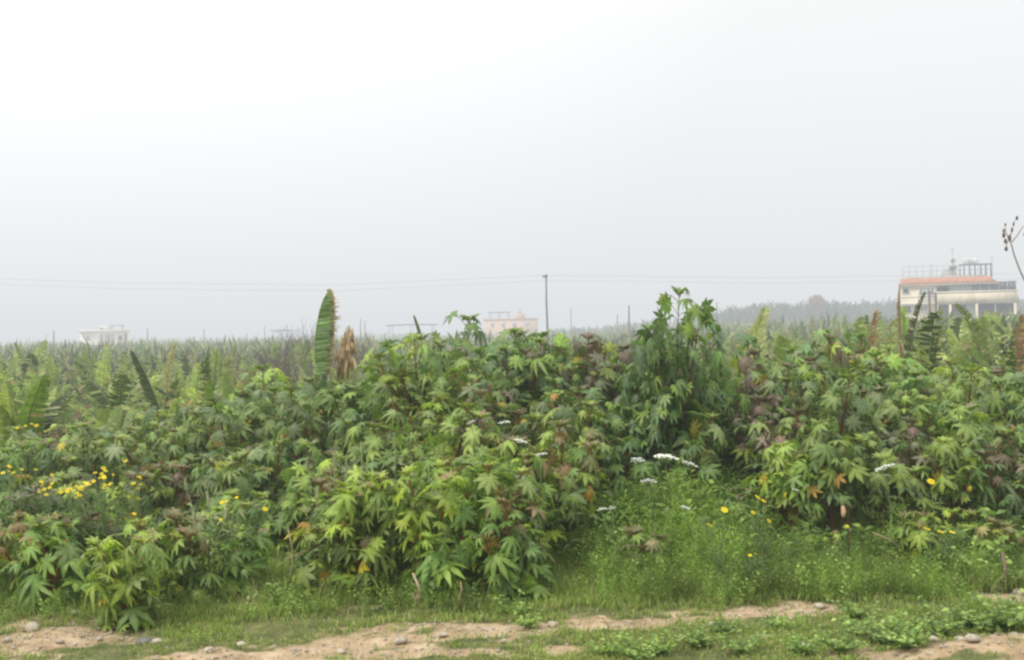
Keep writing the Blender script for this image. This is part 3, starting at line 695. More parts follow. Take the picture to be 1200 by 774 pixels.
hero(905, 364, 21, 'banana plant with a tall pale striped leaf behind the thicket, left of the cream building', lean_px=14, W=.34, col=(.34, .36, .17), tip=(.45, .42, .25), torn=.5, fold=.5, seed=2)
hero(1022, 366, 24, 'banana plant with a narrow rust-brown dried leaf standing upright left of the cream building', lean_px=4, W=.26, col=(.33, .20, .12), tip=(.42, .27, .17), torn=.5, fold=.75, seed=3)
hero(1077, 344, 26, 'banana plant with a small dark leaf tip standing before the cream building front', lean_px=6, W=.22, col=(.10, .11, .05), tip=(.14, .14, .07), torn=.5, fold=.75, seed=5, bot_frac=.35)
hero(1139, 352, 26, 'banana plant with a dark green drooping tip before the right half of the cream building', lean_px=-6, W=.26, col=(.14, .18, .06), tip=(.20, .20, .09), torn=.6, fold=.5, seed=6, droop=30)
hero(1197, 372, 23, 'banana plant with a brown curled leaf at the right edge below the cream building', lean_px=4, W=.26, col=(.26, .15, .09), tip=(.4, .3, .18), torn=.6, fold=.65, seed=7)
hero(152, 416, 22, 'banana plant with a dark folded leaf leaning left below the white house', lean_px=-22, W=.24, col=(.07, .10, .04), tip=(.16, .2, .08), torn=.3, fold=.75, seed=8)
hero(201, 402, 34, 'banana plant with a pale dry upright leaf far in the left field', lean_px=3, W=.24, col=(.44, .40, .22), tip=(.5, .42, .25), torn=.5, fold=.65, seed=10)
hero(279, 407, 31, 'banana plant with a pale thin upright leaf in the left field before the bare shrub', lean_px=3, W=.2, col=(.36, .36, .2), tip=(.45, .4, .22), torn=.5, fold=.65, seed=11)
# broad bright leaf low on the right
hero(1085, 412, 20.5, 'young banana plant with one broad bright green leaf, low at right', lean_px=-10, W=.38, col=(.20, .36, .08), tip=(.24, .40, .10), torn=.05, fold=.3, seed=14, droop=50, azf=.5)
hero(487, 402, 18.6, 'banana plant with a lime leaf above the castors, right of the tall dark leaf', lean_px=4, W=.2, col=(.26, .42, .08), tip=(.3, .45, .1), torn=.05, fold=.4, seed=15, droop=40, azf=.6)
hero(486, 372, 19.2, 'banana plant with a thin dark leaf tip poking out above the castor tops', lean_px=-8, W=.10, col=(.12, .17, .07), tip=(.14, .2, .08), torn=.1, fold=.75, seed=16)

# reddish bare stake in front of the cream building's left corner
q = at(1053, 334, 22); g0 = G(q.x, 22); mb = MB(); mb.tube([(0, 0, -.2), (.03, 0, (q.z-g0)*.5), (-.01, 0, (q.z-g0)*.9), (.02, 0, q.z-g0)], [.045, .04, .035, .012], 6, (.20, .14, .08))
root = empty('dead_stalk', (q.x, 22, g0)); mb.build('stem', M['stem'], root); lm_ = MB(); r = np.random.default_rng(2)
for k_ in range(9): banana_leaf(lm_, (0, 0, (q.z-g0)*(.45+.05*k_)), r.random()*6.28, .35, R(-30), R(60), .07, DRY, (.4, .35, .18), r, .8, .9, 6, dry=True)
lm_.build('dry_leaf', M['banana'], root)
tag(root, 'thin dead brown stalk standing at the left corner of the cream building', 'dead stalk')

# dry podded stalk, upper right
root = empty('dry_stalk'); Yd = 15.0; b0 = at(1232, 440, Yd); g0 = G(b0.x, Yd); root.location = (b0.x, Yd, g0)
def l2(px, py): q = at(px, py, Yd); return (q.x-b0.x, (px-1232)*.001, q.z-g0)
mb = MB(); cst = (.26, .17, .12)
mb.tube([(0, 0, -.1), l2(1231, 520), l2(1226, 440), l2(1214, 380), l2(1202, 334), l2(1194, 318), l2(1187, 300), l2(1183, 286), l2(1181, 278)], [.025, .02, .018, .014, .011, .010, .009, .008, .006], 5, cst)
for pl in ([(1183, 286), (1177, 274), (1175, 262)], [(1181, 280), (1184, 272), (1186, 262), (1190, 255)], [(1184, 284), (1190, 277), (1196, 268), (1199, 265)], [(1181, 280), (1177, 288), (1175, 293)]):
    mb.tube([l2(*q) for q in pl], np.linspace(.007, .004, len(pl)), 4, cst)
mb.build('stem', M['stem'], root)
for i, (a, b_, s_) in enumerate([(1174, 276, 1.3), (1176, 283, 1.2), (1177, 292, 1.2), (1174, 271, 1), (1181, 279, 1.4), (1184, 270, 1), (1190, 256, 1), (1186, 263, .8), (1200, 275, 1.2), (1176, 264, .7)]):
    pm = MB(); c_ = np.array(l2(a, b_)); pm.tube([c_+[0, 0, .03*s_], c_+[.002, 0, .012*s_], c_-[0, 0, .015*s_], c_-[0, 0, .032*s_]], [.004, .015*s_, .016*s_, .004], 6, (.16, .10, .09)); pm.build('seed_pod', M['stem'], root)
tag(root, 'dry leafless stalk with dark seed pods bending in from the right edge against the sky', 'dry stalk')

# ------------------------------------------------------------------ flowers
def umbel_mesh(mbw, mbs, c, rad, r):
    """flat head: stalklets and little white domes"""
    base = c-np.array([0, 0, rad*.7])
    n = 30; tl = .12+.25*r.random(); tz = r.random()*6.28
    for i in range(n):
        t = math.sqrt((i+.5)/n); a = i*2.4; p_ = c+np.array([math.cos(a)*rad*t, math.sin(a)*rad*t, -rad*.22*t*t+r.normal()*.006+tl*math.sin(a+tz)*rad*t])
        mbs.tube([base, p_], [.002, .002], 3, (.14, .2, .07), cap=False)
        k = 6; s_ = rad*(.12+.07*r.random()); V = [(p_[0], p_[1], p_[2]+s_*.45)]+[(p_[0]+math.cos(q*6.283/k)*s_, p_[1]+math.sin(q*6.283/k)*s_, p_[2]) for q in range(k)]
        sh = .85+.2*r.random()
        mbw.add(V, [np.array([[0, 1+q, 1+(q+1) % k] for q in range(k)])], np.array((.80, .82, .76))*sh)
def carrot(umb, Yd, label, seed):
    r = np.random.default_rng(seed); xs_ = [at(a, b_, Yd) for a, b_, s_ in umb]; bx = sum(q.x for q in xs_)/len(xs_)+.05; g0 = G(bx, Yd)
    root = empty('wild_carrot', (bx, Yd, g0)); st = MB(); fo = MB()
    zt = min(q.z for q in xs_)-g0; fork = np.array([0.02, 0, zt*.6]); st.tube([(0, 0, -.03), (.01, .01, zt*.3), fork], [.009, .008, .007], 5, (.13, .19, .07))
    for (a, b_, s_), q in zip(umb, xs_):
        c = np.array([q.x-bx, r.normal()*.06, q.z-g0]); rad = s_/2/F*Yd
        bs_ = c-np.array([0, 0, rad*.7]); mid = (fork+bs_)/2+np.array([(c[0])*.2, 0, 0]); st.tube([fork, mid, bs_], [.006, .005, .004], 4, (.14, .2, .08))
        mw = MB(); umbel_mesh(mw, st, c, rad, r); mw.build('flower_umbel', M['petal'], root)
    m_ = 26; az = r.random(m_)*6.28; hz_ = r.random(m_)*zt*.7; up = norm(np.stack([np.cos(az), np.sin(az), .6+0*az], -1)); f = norm(np.cross(up, [0, 0, 1.])); sd_ = np.cross(up, f)
    fo.inst(SPR[0], np.stack([f, sd_, up], -1)*(.22+.15*r.random(m_))[:, None, None], np.stack([0*az, 0*az, hz_], -1), WG[r.integers(5, size=m_)])
    st.build('stem', M['stem'], root); fo.build('foliage', M['grass'], root)
    tag(root, label, 'wild carrot', 'wild carrots in flower')
carrot([(552, 494, 10), (591, 494, 15)], 12.3, 'wild carrot with two white heads, the highest of all, over the centre castors', 1)
carrot([(610, 516, 16), (634, 531, 15)], 12.2, 'wild carrot with one full and one thin head, just below the highest pair', 2)
carrot([(609, 549, 15), (606, 558, 18)], 12.1, 'wild carrot with two heads close above each other beside the yellow castor leaf', 3)
carrot([(747, 538, 18), (779, 533, 30), (809, 543, 19)], 12.6, 'wild carrot with three white heads side by side, the middle one the widest', 4)
carrot([(759, 562, 20)], 12.2, 'wild carrot with one white head right below the row of three', 5)
carrot([(706, 597, 12), (718, 596, 10)], 12.0, 'wild carrot with two thin low heads above the feathery weeds', 6)
carrot([(803, 594, 12)], 12.2, 'wild carrot with one small low head right of centre', 7)
carrot([(1033, 545, 23), (1040, 557, 8)], 12.6, 'wild carrot with a greenish white head among the red castor stems at right', 8)
carrot([(931, 573, 8), (948, 570, 5)], 12.6, 'wild carrot with tiny heads beside the orange castor leaf', 9)

def head_mesh():
    mb = MB(); n = 13
    for i in range(n):
        a = 6.283*i/n; b_ = .20; V = [(math.cos(a-b_)*.3, math.sin(a-b_)*.3, 0), (math.cos(a+b_)*.3, math.sin(a+b_)*.3, 0), (math.cos(a+b_*.8), math.sin(a+b_*.8), .05), (math.cos(a-b_*.8), math.sin(a-b_*.8), .05)]
        mb.add(V, [np.array([[0, 1, 2, 3]])], (.95, .78, .03))
    mb.add([(0, 0, .16)]+[(math.cos(q*.785)*.36, math.sin(q*.785)*.36, .06) for q in range(8)], [np.array([[0, 1+q, 1+(q+1) % 8] for q in range(8)])], (.70, .40, .02))
    return mb.mesh('flower_head', M['petal'])
HEAD = head_mesh()
def daisy(heads, Yd, label, seed, rad=.024, bush=.3):
    r = np.random.default_rng(seed); ps_ = [at(a, b_, Yd) for a, b_ in heads]; bx = sum(q.x for q in ps_)/len(ps_); g0 = G(bx, Yd)
    root = empty('crown_daisy', (bx, Yd, g0)); st = MB(); fo = MB()
    zmax = max(q.z for q in ps_)-g0
    for q in ps_:
        c = np.array([q.x-bx, r.normal()*.1, q.z-g0])
        st.tube([(c[0]*.1, 0, -.02), (c[0]*.6, c[1]*.5, c[2]*.55), c], [.006, .005, .003], 4, (.14, .2, .07))
        o = bpy.data.objects.new('flower_head', HEAD); C.objects.link(o); o.parent = root; o.location = c; s_ = rad*r.uniform(.75, 1.2); o.scale = (s_,)*3
        o.rotation_euler = (r.uniform(.2, .8), r.normal()*.25, r.random())
    m_ = int(24+60*bush*len(heads)/4+30); az = r.random(m_)*6.28; rr = r.random(m_)*max(.1, (max(q.x for q in ps_)-min(q.x for q in ps_))*.55); hz_ = r.random(m_)*zmax*.8
    up = norm(np.stack([np.cos(az)*.8, np.sin(az)*.8, .8+0*az], -1)); f = norm(np.cross(up, [0, 0, 1.])); sd_ = np.cross(up, f)
    P = np.stack([np.cos(az)*rr, np.sin(az)*rr*.6, hz_], -1)
    fo.inst(SPR[4], np.stack([f, sd_, up], -1)*(.12+.13*r.random(m_))[:, None, None], P, np.array([(.11, .17, .06), (.13, .2, .07)])[r.integers(2, size=m_)])
    st.build('stem', M['stem'], root); fo.build('foliage', M['grass'], root)
    tag(root, label, 'crown daisy', 'yellow crown daisies'); return root
r = np.random.default_rng(21)
def cloud(cx, cy, sx_, sy_, n): return [(cx+r.normal()*sx_, cy+r.normal()*sy_) for i in range(n)]
daisy(cloud(12, 550, 6, 3, 5)+[(34, 548)], 12.9, 'yellow daisy bush at the left edge, fewest heads of the patch', 1)
daisy(cloud(52, 566, 9, 9, 11), 12.6, 'left bush of the dense yellow daisy patch', 2)
daisy(cloud(92, 575, 9, 6, 16), 12.3, 'middle bush of the yellow daisy patch, thick with heads', 3)
daisy(cloud(118, 560, 10, 8, 15), 12.7, 'upper middle bush of the yellow daisy patch', 4)
daisy(cloud(155, 568, 10, 9, 12), 12.5, 'right bush of the dense yellow daisy patch', 5)
daisy([(26, 500), (32, 498), (42, 499), (15, 503)], 14.5, 'yellow daisies standing alone above the patch near the left edge', 6)
daisy([(260, 589), (268, 586), (276, 584), (309, 598), (264, 606)], 12.0, 'low yellow daisies beside the grey spiked stalks', 7)
daisy([(178, 610), (158, 602)], 11.8, 'pair of yellow daisies just below the patch', 8)
daisy([(830, 614), (848, 597)], 11.8, 'two yellow daisies left of the right-hand castor stems', 9, .035, .2)
daisy([(880, 599), (888, 583), (893, 586)], 12.2, 'three yellow daisies beside the orange castor leaf', 10, .035, .2)
daisy([(879, 651), (884, 648)], 11.5, 'small low pair of yellow daisies above the dirt track', 11, .02, .2)
daisy([(1086, 620), (1097, 621), (1116, 624)], 12.0, 'three yellow daisies in a row below the lime castor seedling', 12, .035, .2)
daisy([(1098, 567)], 12.6, 'single yellow daisy between the red castor stems at right', 13, .04, .2)
daisy([(1037, 763)], 9.75, 'single tiny yellow daisy low in the front grass at right', 14, .025, .1)
daisy([(988, 614), (903, 612)], 12.2, 'two pale yellow daisies under the open castor group', 15, .03, .2)

# purple thistle
q = at(629, 578, 12.0); g0 = G(q.x, 12.0); root = empty('thistle', (q.x, 12.0, g0)); hz_ = q.z-g0
mb = MB(); mb.tube([(0, 0, -.02), (.02, 0, hz_*.5), (0, 0, hz_)], [.008, .006, .005], 5, (.13, .16, .08)); mb.build('stem', M['stem'], root)
mb = MB(); r2 = np.random.default_rng(1)
for i in range(30):
    a = i*2.4; mb.tube([(0, 0, hz_), (math.cos(a)*.018, math.sin(a)*.018, hz_+.03+.01*r2.random())], [.004, .003], 3, (.45, .16, .42))
mb.build('flower_head', M['petal'], root)
mb = MB(); l = [(np.array([0, 0, hz_*(.2+.08*i)]), norm([math.cos(i*2.4), math.sin(i*2.4), .3]), np.array([0, 0, 1.]), .13, np.array((.11, .16, .08))) for i in range(8)]
mb.inst(LEAFS[2], frames([x[1] for x in l], [x[2] for x in l], [x[3] for x in l]), np.array([x[0] for x in l]), np.array([x[4] for x in l])); mb.build('foliage', M['leaf'], root)
tag(root, 'thistle with a small purple flower among maroon castor leaves at centre', 'thistle')

# grey-green spiked stalks
def spike_weed(px, top, Yd, label, seed, n=3):
    r = np.random.default_rng(seed); q = at(px, top, Yd); g0 = G(q.x, Yd); hh = q.z-g0; root = empty('spiked_weed', (q.x, Yd, g0)); st = MB(); fo = MB()
    for i in range(n):
        dx = (i-(n-1)/2)*.11+r.normal()*.03; h_ = hh*(1-.35*(i % 2)*r.random()-.05*r.random()); lx = dx+r.normal()*.05; ln = .10+.10*r.random(); tp = np.array([lx, r.normal()*.06, h_])
        b = np.array([dx*.75, tp[1]*.5, h_-ln-.25]); c_ = tp-[(lx-dx)*.3, 0, ln]
        st.tube([(dx*.3, 0, -.02), b, c_], [.007, .005, .004], 4, (.20, .24, .11))
        sp = MB(); m1 = (c_+tp)/2+[.008*r.normal(), 0, 0]; sp.tube([c_, c_*.7+m1*.3, m1, tp], [.004, .010, .009, .002], 6, (.34, .34, .21))
        for k in range(46):
            a = k*2.4; t = k/46; c = c_*(1-t)+tp*t; l_ = .014+.014*r.random()*(1-t*.6); sp.tube([c, c+[math.cos(a)*l_, math.sin(a)*l_, .014]], [.006, .002], 3, np.array((.34, .35, .20))*(.7+.6*r.random()), cap=False)
        sp.build('seed_head', M['stem'], root)
        for k in range(12):
            a = k*2.4+r.random(); f = norm([math.cos(a), math.sin(a), .5]); b_ = np.array([dx*(k/12), 0, h_*.07*k])
            s_ = np.array([-math.sin(a), math.cos(a), 0])*.02; l_ = (.22+.1*r.random())*(1-.04*k); fo.add([b_, b_+f*l_*.5+s_, b_+f*l_+[0, 0, -.08], b_+f*l_*.5-s_], [np.array([[0, 1, 2, 3]])], np.array((.20, .27, .12))*(.8+.4*r.random()))
    st.build('stem', M['stem'], root); fo.build('foliage', M['grass'], root); tag(root, label, 'spiked weed', 'grey-green spiked weeds')
spike_weed(240, 560, 11.7, 'pale spiked weed with upright stalks right of the daisy patch', 1, 4)
spike_weed(258, 572, 12.0, 'shorter spiked weed just right of the first stalks by the daisies', 2, 2)
spike_weed(363, 530, 12.0, 'leftmost spiked weed of the loose row below the tall banana leaf', 3, 2)
spike_weed(397, 522, 12.1, 'second spiked weed of the loose row below the tall banana leaf', 4, 2)
spike_weed(430, 515, 12.0, 'third spiked weed of the loose row, thin grey stalks', 5, 2)
spike_weed(464, 505, 12.1, 'rightmost and tallest spiked weed of the loose row', 6, 2)

# small leafy weeds of the verge
def leafy(seed, n=34, hh=.3, col=((.25, .37, .09), (.32, .43, .11), (.18, .29, .08))):
    r = np.random.default_rng(seed); root = empty('leafy_weed'); st = MB(); fo = MB(); T = (np.array([(0, 0, 0), (.5, .3, .06), (1, 0, -.08), (.5, -.3, .06), (.5, 0, 0)]), [np.array([[0, 4, 1], [4, 2, 1], [0, 3, 4], [4, 3, 2]])], np.array([.8, 1, 1.1, 1, 1.2]))
    l = []
    for b_ in range(9):
        a = b_*.7+r.random()*.5; tp = np.array([math.cos(a)*hh*(.4+.6*r.random()), math.sin(a)*hh*(.4+.6*r.random()), hh*(.3+.5*r.random())]); st.tube([(0, 0, -.02), tp*.5, tp], [.005, .004, .003], 3, (.14, .18, .07))
        for k in range(n//3):
            t = .15+.85*(k+r.random())/(n//3); az = k*2.4+r.random(); o_ = np.array([math.cos(az), math.sin(az), .2]); l.append((tp*t, norm(o_+[0, 0, r.normal()*.3]), norm(np.array([0, 0, 1])+r.normal(size=3)*.4), (.05+.05*r.random())*(1.2-.5*t), np.array(col[r.integers(3)])*(.7+.5*r.random())))
    fo.inst(T, frames([x[1] for x in l], [x[2] for x in l], [x[3] for x in l]), np.array([x[0] for x in l]), np.array([x[4] for x in l]))
    st.build('stem', M['stem'], root); fo.build('foliage', M['leaf'], root); return root
lp = [[leafy(300+i, 34+6*i, .26+.05*i), False] for i in range(4)]
def put_leafy(px, py, s_, k, lb):
    pr = lp[k]; o = copy_tree(pr[0]) if pr[1] else pr[0]; pr[1] = True; q = gnd(px, py); o.location = (q.x, q.y, G(q.x, q.y)); o.scale = (s_,)*3; o.rotation_euler = (0, 0, random.random()*6.3); tag(o, lb, 'leafy weed', 'small leafy weeds of the verge')
LW = [(700, 655, 2.6, 3, 'tall in the feathery patch under the white umbels'), (735, 650, 2.2, 1, 'tall in the feathery patch under the white umbels'), (790, 645, 2.7, 2, 'tall in the feathery patch under the white umbels'), (835, 650, 2.3, 3, 'tall in the feathery patch under the white umbels'), (670, 665, 2.2, 0, 'tall in the feathery patch under the white umbels'), (765, 670, 1.9, 3, 'tall in the feathery patch under the white umbels'), (900, 665, 1.8, 2, 'at the foot of the red-stemmed castors'), (960, 660, 2.0, 1, 'at the foot of the red-stemmed castors'), (1040, 665, 1.9, 3, 'at the foot of the red-stemmed castors'), (1100, 668, 1.8, 2, 'at the foot of the red-stemmed castors'), (860, 680, 1.5, 0, 'at the foot of the red-stemmed castors'), (1130, 735, 1.2, 0, 'above the dirt mound'), (1155, 738, 1.3, 1, 'above the dirt mound'), (1180, 735, 1.3, 2, 'above the dirt mound'), (1098, 748, 1.1, 3, 'above the dirt mound'), (1060, 742, 1.0, 0, 'left of the dirt mound'), (1040, 758, .9, 2, 'left of the dirt mound'), (1010, 745, .9, 1, 'left of the dirt mound'), (1065, 770, 1.0, 3, 'left of the dirt mound'),
      (745, 772, .9, 1, 'in the grass below the track'), (775, 765, .9, 0, 'in the grass below the track'), (710, 768, .7, 2, 'in the grass below the track'), (820, 758, .9, 3, 'in the grass below the track'), (850, 742, .8, 1, 'in the grass below the track'), (865, 765, .8, 2, 'in the grass below the track'),
      (330, 712, 1.1, 3, 'in the green tuft left of the centre thicket'), (350, 708, .9, 0, 'in the green tuft left of the centre thicket'), (100, 700, 1.0, 2, 'under the forward castor plant'), (190, 710, 1.0, 1, 'under the forward castor plant'), (60, 690, 1.0, 0, 'at the back of the left dirt patch'), (20, 700, 1.1, 3, 'at the back of the left dirt patch'),
      (620, 735, .8, 0, 'beside the central strip of bare dirt'), (600, 722, .9, 2, 'beside the central strip of bare dirt'), (1190, 650, 2.2, 3, 'in the yellow-green bush at the right edge'), (1170, 660, 2.3, 2, 'in the yellow-green bush at the right edge'), (1150, 650, 2.2, 1, 'in the yellow-green bush at the right edge'), (1205, 690, 1.8, 0, 'in the yellow-green bush at the right edge'), (1140, 675, 1.7, 3, 'in the yellow-green bush at the right edge'),
      (940, 770, .8, 1, 'at the bottom edge right of centre'), (985, 768, .9, 3, 'at the bottom edge right of centre'), (915, 735, .8, 0, 'right of the end of the track'), (1000, 725, .9, 2, 'right of the end of the track')]
SZ = {0: 'small low leafy weed', 1: 'leafy weed with several shoots', 2: 'bushy leafy weed', 3: 'fuller leafy weed'}
for a, b_, s_, k, ww in LW: put_leafy(a, b_, s_, k, SZ[k]+' '+ww)

# dry stump, bent reed, dry branch
q = gnd(490, 712); root = empty('dry_stump', (q.x, q.y, G(q.x, q.y))); mb = MB()
mb.tube([(0, 0, -.05), (.0, 0, .08), (.02, 0, .14)], [.055, .05, .03], 7, (.34, .23, .15)); mb.tube([(.02, 0, .1), (.01, 0, .22), (-.05, 0, .36)], [.022, .018, .01], 5, (.50, .40, .27)); mb.tube([(-.03, 0, .05), (-.06, 0, .16)], [.03, .012], 5, (.34, .25, .17)); mb.build('trunk', M['stem'], root)
tag(root, 'dry split stump with a pale upright splinter at the foot of the centre thicket', 'stump')
q = gnd(685, 752); mb = MB(); mb.tube([(0, 0, 0), (.06, 0, .15), (.12, 0, .22), (.19, 0, .2), (.22, 0, .13)], [.006, .005, .005, .006, .003], 4, (.50, .38, .22)); mb.tube([(.12, 0, .22), (.18, 0, .21), (.215, 0, .14), (.22, 0, .1)], [.004, .014, .012, .003], 4, (.56, .42, .26))
o = mb.build('dry_reed', M['stem']); o.location = (q.x, q.y, G(q.x, q.y)); tag(o, 'bent straw-coloured reed arching over the bare track at centre', 'reed')
q = gnd(338, 700); mb = MB(); b0 = q; Yq = q.y
def l3(px, py): w_ = at(px, py, Yq); return (w_.x-q.x, 0, w_.z)
mb.tube([l3(338, 690), l3(343, 662), l3(342, 640), l3(337, 618)], [.011, .010, .008, .006], 5, (.40, .34, .2)); mb.tube([l3(336, 656), l3(352, 648), l3(362, 644)], [.007, .006, .004], 4, (.42, .35, .2))
o = mb.build('dry_twig', M['stem']); o.location = (q.x, q.y, 0); tag(o, 'crossed pale dry twig standing left of the centre thicket', 'twig')
q = gnd(538, 718); mb = MB(); mb.tube([(0, 0, -.02), (0, 0, .12), (.03, 0, .22), (.02, 0, .3)], [.014, .012, .011, .007], 5, (.45, .3, .18)); o = mb.build('dry_twig', M['stem']); o.location = (q.x, q.y, G(q.x, q.y)); tag(o, 'short orange-brown dry stem at the foot of the centre thicket right of the stump', 'twig')
q = gnd(1085, 672); Yq = q.y; mb = MB()
mb.tube([l3(1022, 624), l3(1045, 634), l3(1062, 650), l3(1078, 666), l3(1088, 672)], [.006, .008, .008, .009, .01], 5, (.38, .27, .17)); mb.tube([l3(1078, 666), l3(1096, 676), l3(1106, 690)], [.008, .007, .006], 4, (.42, .34, .2))
o = mb.build('dry_branch', M['stem']); o.location = (q.x, q.y, 0); tag(o, 'long thin dry branch lying slanted over the weeds at right', 'branch')
q = gnd(1178, 692); mb = MB(); mb.tube([(0, 0, -.05), (.01, 0, .2), (-.02, 0, .42)], [.028, .024, .015], 6, (.22, .15, .10)); o = mb.build('dry_stump', M['stem']); o.location = (q.x, q.y, G(q.x, q.y)); tag(o, 'thin broken brown stump at the far right above the flat stone', 'stump')
q = at(988, 600, 12.4); mb = MB(); mb.tube([(0, 0, -.07), (0, 0, -.04), (.005, 0, 0), (0, 0, .05), (0, 0, .07)], [.006, .022, .03, .022, .004], 7, (.58, .40, .27)); gq = G(q.x, 12.4)
mb.tube([(0, 0, .07), (.05, 0, .12), (.06, .02, 0), (.06, .02, gq-q.z)], [.004, .004, .006, .007], 4, (.18, .07, .04)); o = mb.build('curled_dry_leaf', M['leaf']); o.location = q; tag(o, 'single curled pale dry leaf hanging on a stem under the open castor group', 'dry leaf')

# ------------------------------------------------------------------ buildings
def struct_box(name, mat, parent, a, b): mb = MB(); mb.box(a, b); return mb.build(name, mat, parent)
# cream two-floor building on the right : local x along the front, local -y to the viewer
D = 140.0; K = D/F; KX = K*.927; cx = 1122
c0 = at(cx, 383.4, D); root = empty('cream_building', (c0.x, D, 0), R(-21))
def bx_(px): return (px-cx)*KX
def bz_(px, py): return H+(383.4-.0175*(px-cx)-py)*K       # heights, camera roll taken out
gb = -1.0
zr = bz_(1110, 332.3); z2 = bz_(1110, 356.5); z2t = bz_(1110, 343.3)
struct_box('wall', M['cream'], root, (bx_(1055), 0, gb), (bx_(1098), 11, zr))
struct_box('wall', M['cream'], root, (bx_(1098)+.003, 1.3, gb), (bx_(1166), 11, zr-.003))
struct_box('wall', M['offw'], root, (bx_(1166)+.003, 1.5, gb), (bx_(1190), 10, z2t))
mb = MB()   # balcony parapet with an outward flare
xa, xb = bx_(1098)+.004, bx_(1191); V = [(xa, -.1, z2), (xb+.4, -.1, z2), (xb+.4, .25, z2), (xa, .25, z2), (xa, -.25, z2t), (xb, -.25, z2t), (xb, 0.05, z2t), (xa, .05, z2t)]
mb.add(V, [np.array([[0, 1, 5, 4], [2, 3, 7, 6], [4, 5, 6, 7], [0, 3, 2, 1], [1, 2, 6, 5], [0, 4, 7, 3]])]); mb.build('parapet', M['stain'], root)
mb = MB(); mb.box((xa, -.32, z2t+.002), (xb+.12, .1, z2t+.16)); mb.build('coping', M['white'], root)
mb = MB(); mb.box((xa, .253, z2-.05), (xb+.3, 1.29, z2+.12)); mb.build('balcony_floor', M['offw'], root)
mb = MB(); mb.box((bx_(1055)-.03, -.06, z2+1.0), (bx_(1098), -.003, z2+1.15)); mb.box((bx_(1055)-.03, -.06, z2-.15), (bx_(1098), -.003, z2+.05)); mb.build('floor_band', M['white'], root)
# roof : tiled skirt sloping all round, flat deck above
ov = .45; e0, e1 = bx_(1054)-ov*.3, bx_(1170); h0 = zr; h1 = zr+.72
mb = MB(); V = [(e0, -ov, h0), (e1, -ov, h0), (e1, 11.4, h0), (e0, 11.4, h0), (e0+.5, .5, h1), (e1-1.0, .5, h1), (e1-1.0, 10.5, h1), (e0+.5, 10.5, h1)]
mb.add(V, [np.array([[0, 1, 5, 4], [1, 2, 6, 5], [2, 3, 7, 6], [3, 0, 4, 7], [4, 5, 6, 7], [0, 3, 2, 1]])])
for i in range(60):
    x_ = e0+.3+(e1-e0-1.2)*i/59; mb.tube([(x_, -ov-.02, h0+.03), (x_+(.25 if x_ < 0 else -.25)*0, .5, h1+.04)], [.09, .09], 5)
rf = mb.build('roof', M['terra'], root)
mb = MB(); mb.box((e0+.1, -ov+.05, h0-.18), (e1-.1, -ov+.2, h0-.004)); mb.build('fascia', M['white'], rf)
mb = MB(); mb.box((e0+.9, .9, h1+.004), (e1-1.2, 10, h1+.28)); mb.build('deck_kerb', M['offw'], rf)
# windows
def win(px0, py0, px1, py1, y_, mat='glass', mull=0, name='window', frame=True):
    x0, x1, za, zb = bx_(px0), bx_(px1), bz_((px0+px1)/2, py1), bz_((px0+px1)/2, py0); w_ = MB(); f = .09
    for a, b_ in (((x0-f, y_-.08, za-f), (x0, y_-.003, zb+f)), ((x1, y_-.08, za-f), (x1+f, y_-.003, zb+f)), ((x0, y_-.08, zb), (x1, y_-.003, zb+f)), ((x0, y_-.08, za-f), (x1, y_-.003, za))): w_.box(a, b_)
    for i in range(1, mull+1):
        xm = x0+(x1-x0)*i/(mull+1); w_.box((xm-.03, y_-.07, za+.002), (xm+.03, y_-.045, zb-.002))
    o_ = w_.build(name, M['white'] if frame else M['metal'], root); p_ = MB(); p_.box((x0+.002, y_-.04, za+.002), (x1-.002, y_-.005, zb-.002)); p_.build('pane', M[mat], o_)
win(1058, 337.5, 1065, 343.5, 0); win(1058, 358, 1067, 367, 0); win(1078, 337.5, 1095, 345.5, 0, 'glass2', 3); win(1079, 358, 1087, 364, 0, 'glass2', 1)
win(1100, 336, 1112.5, 342.3, 1.3, 'glass', 0, frame=False)  # dark recess: its shade is put in as a dim pane
mb = MB(); mb.box((bx_(1055), -.9, z2+.06), (bx_(1097), -.061, z2+.2)); mb.build('balcony_slab', M['white'], root)
mb = MB()
for i in range(24): x_ = bx_(1076)+i*(bx_(1096)-bx_(1076))/23; mb.box((x_-.015, -.87, z2+.203), (x_+.015, -.84, z2+1.0))
mb.box((bx_(1076), -.88, z2+1.003), (bx_(1096), -.82, z2+1.06)); mb.build('railing', M['metal'], root)
# glazed gallery, upper floor right
for i, (a, b_, mt) in enumerate([(1115, 1118, 'glass'), (1119, 1128, 'glass2'), (1129, 1138, 'glass2'), (1139, 1149, 'glass'), (1150, 1159, 'glass'), (1160, 1170, 'glass'), (1171, 1180, 'glass'), (1181, 1190, 'glass')]):
    x0, x1 = bx_(a), bx_(b_); za, zb = z2t+.165, zr-(.2 if a < 1168 else .012); f = MB()
    f.box((x0-.05, -.06, za), (x0+.03, .04, zb)); f.box((x1-.03, -.06, za), (x1+.05, .04, zb)); f.box((x0+.032, -.06, zb-.08), (x1-.032, .04, zb))
    for k in range(1, 4): xm = x0+(x1-x0)*k/4; f.box((xm-.015, -.05, za), (xm+.015, .03, zb-.083))
    o_ = f.build('window', M['offw'], root); p_ = MB(); p_.box((x0+.034, -.02, za), (x1-.034, .01, zb-.085)); p_.build('pane', M[mt], o_)
mb = MB(); mb.box((bx_(1170)+.03, -.1, zr-.01), (bx_(1191), 5, zr+.1)); mb.build('gallery_roof', M['offw'], root)
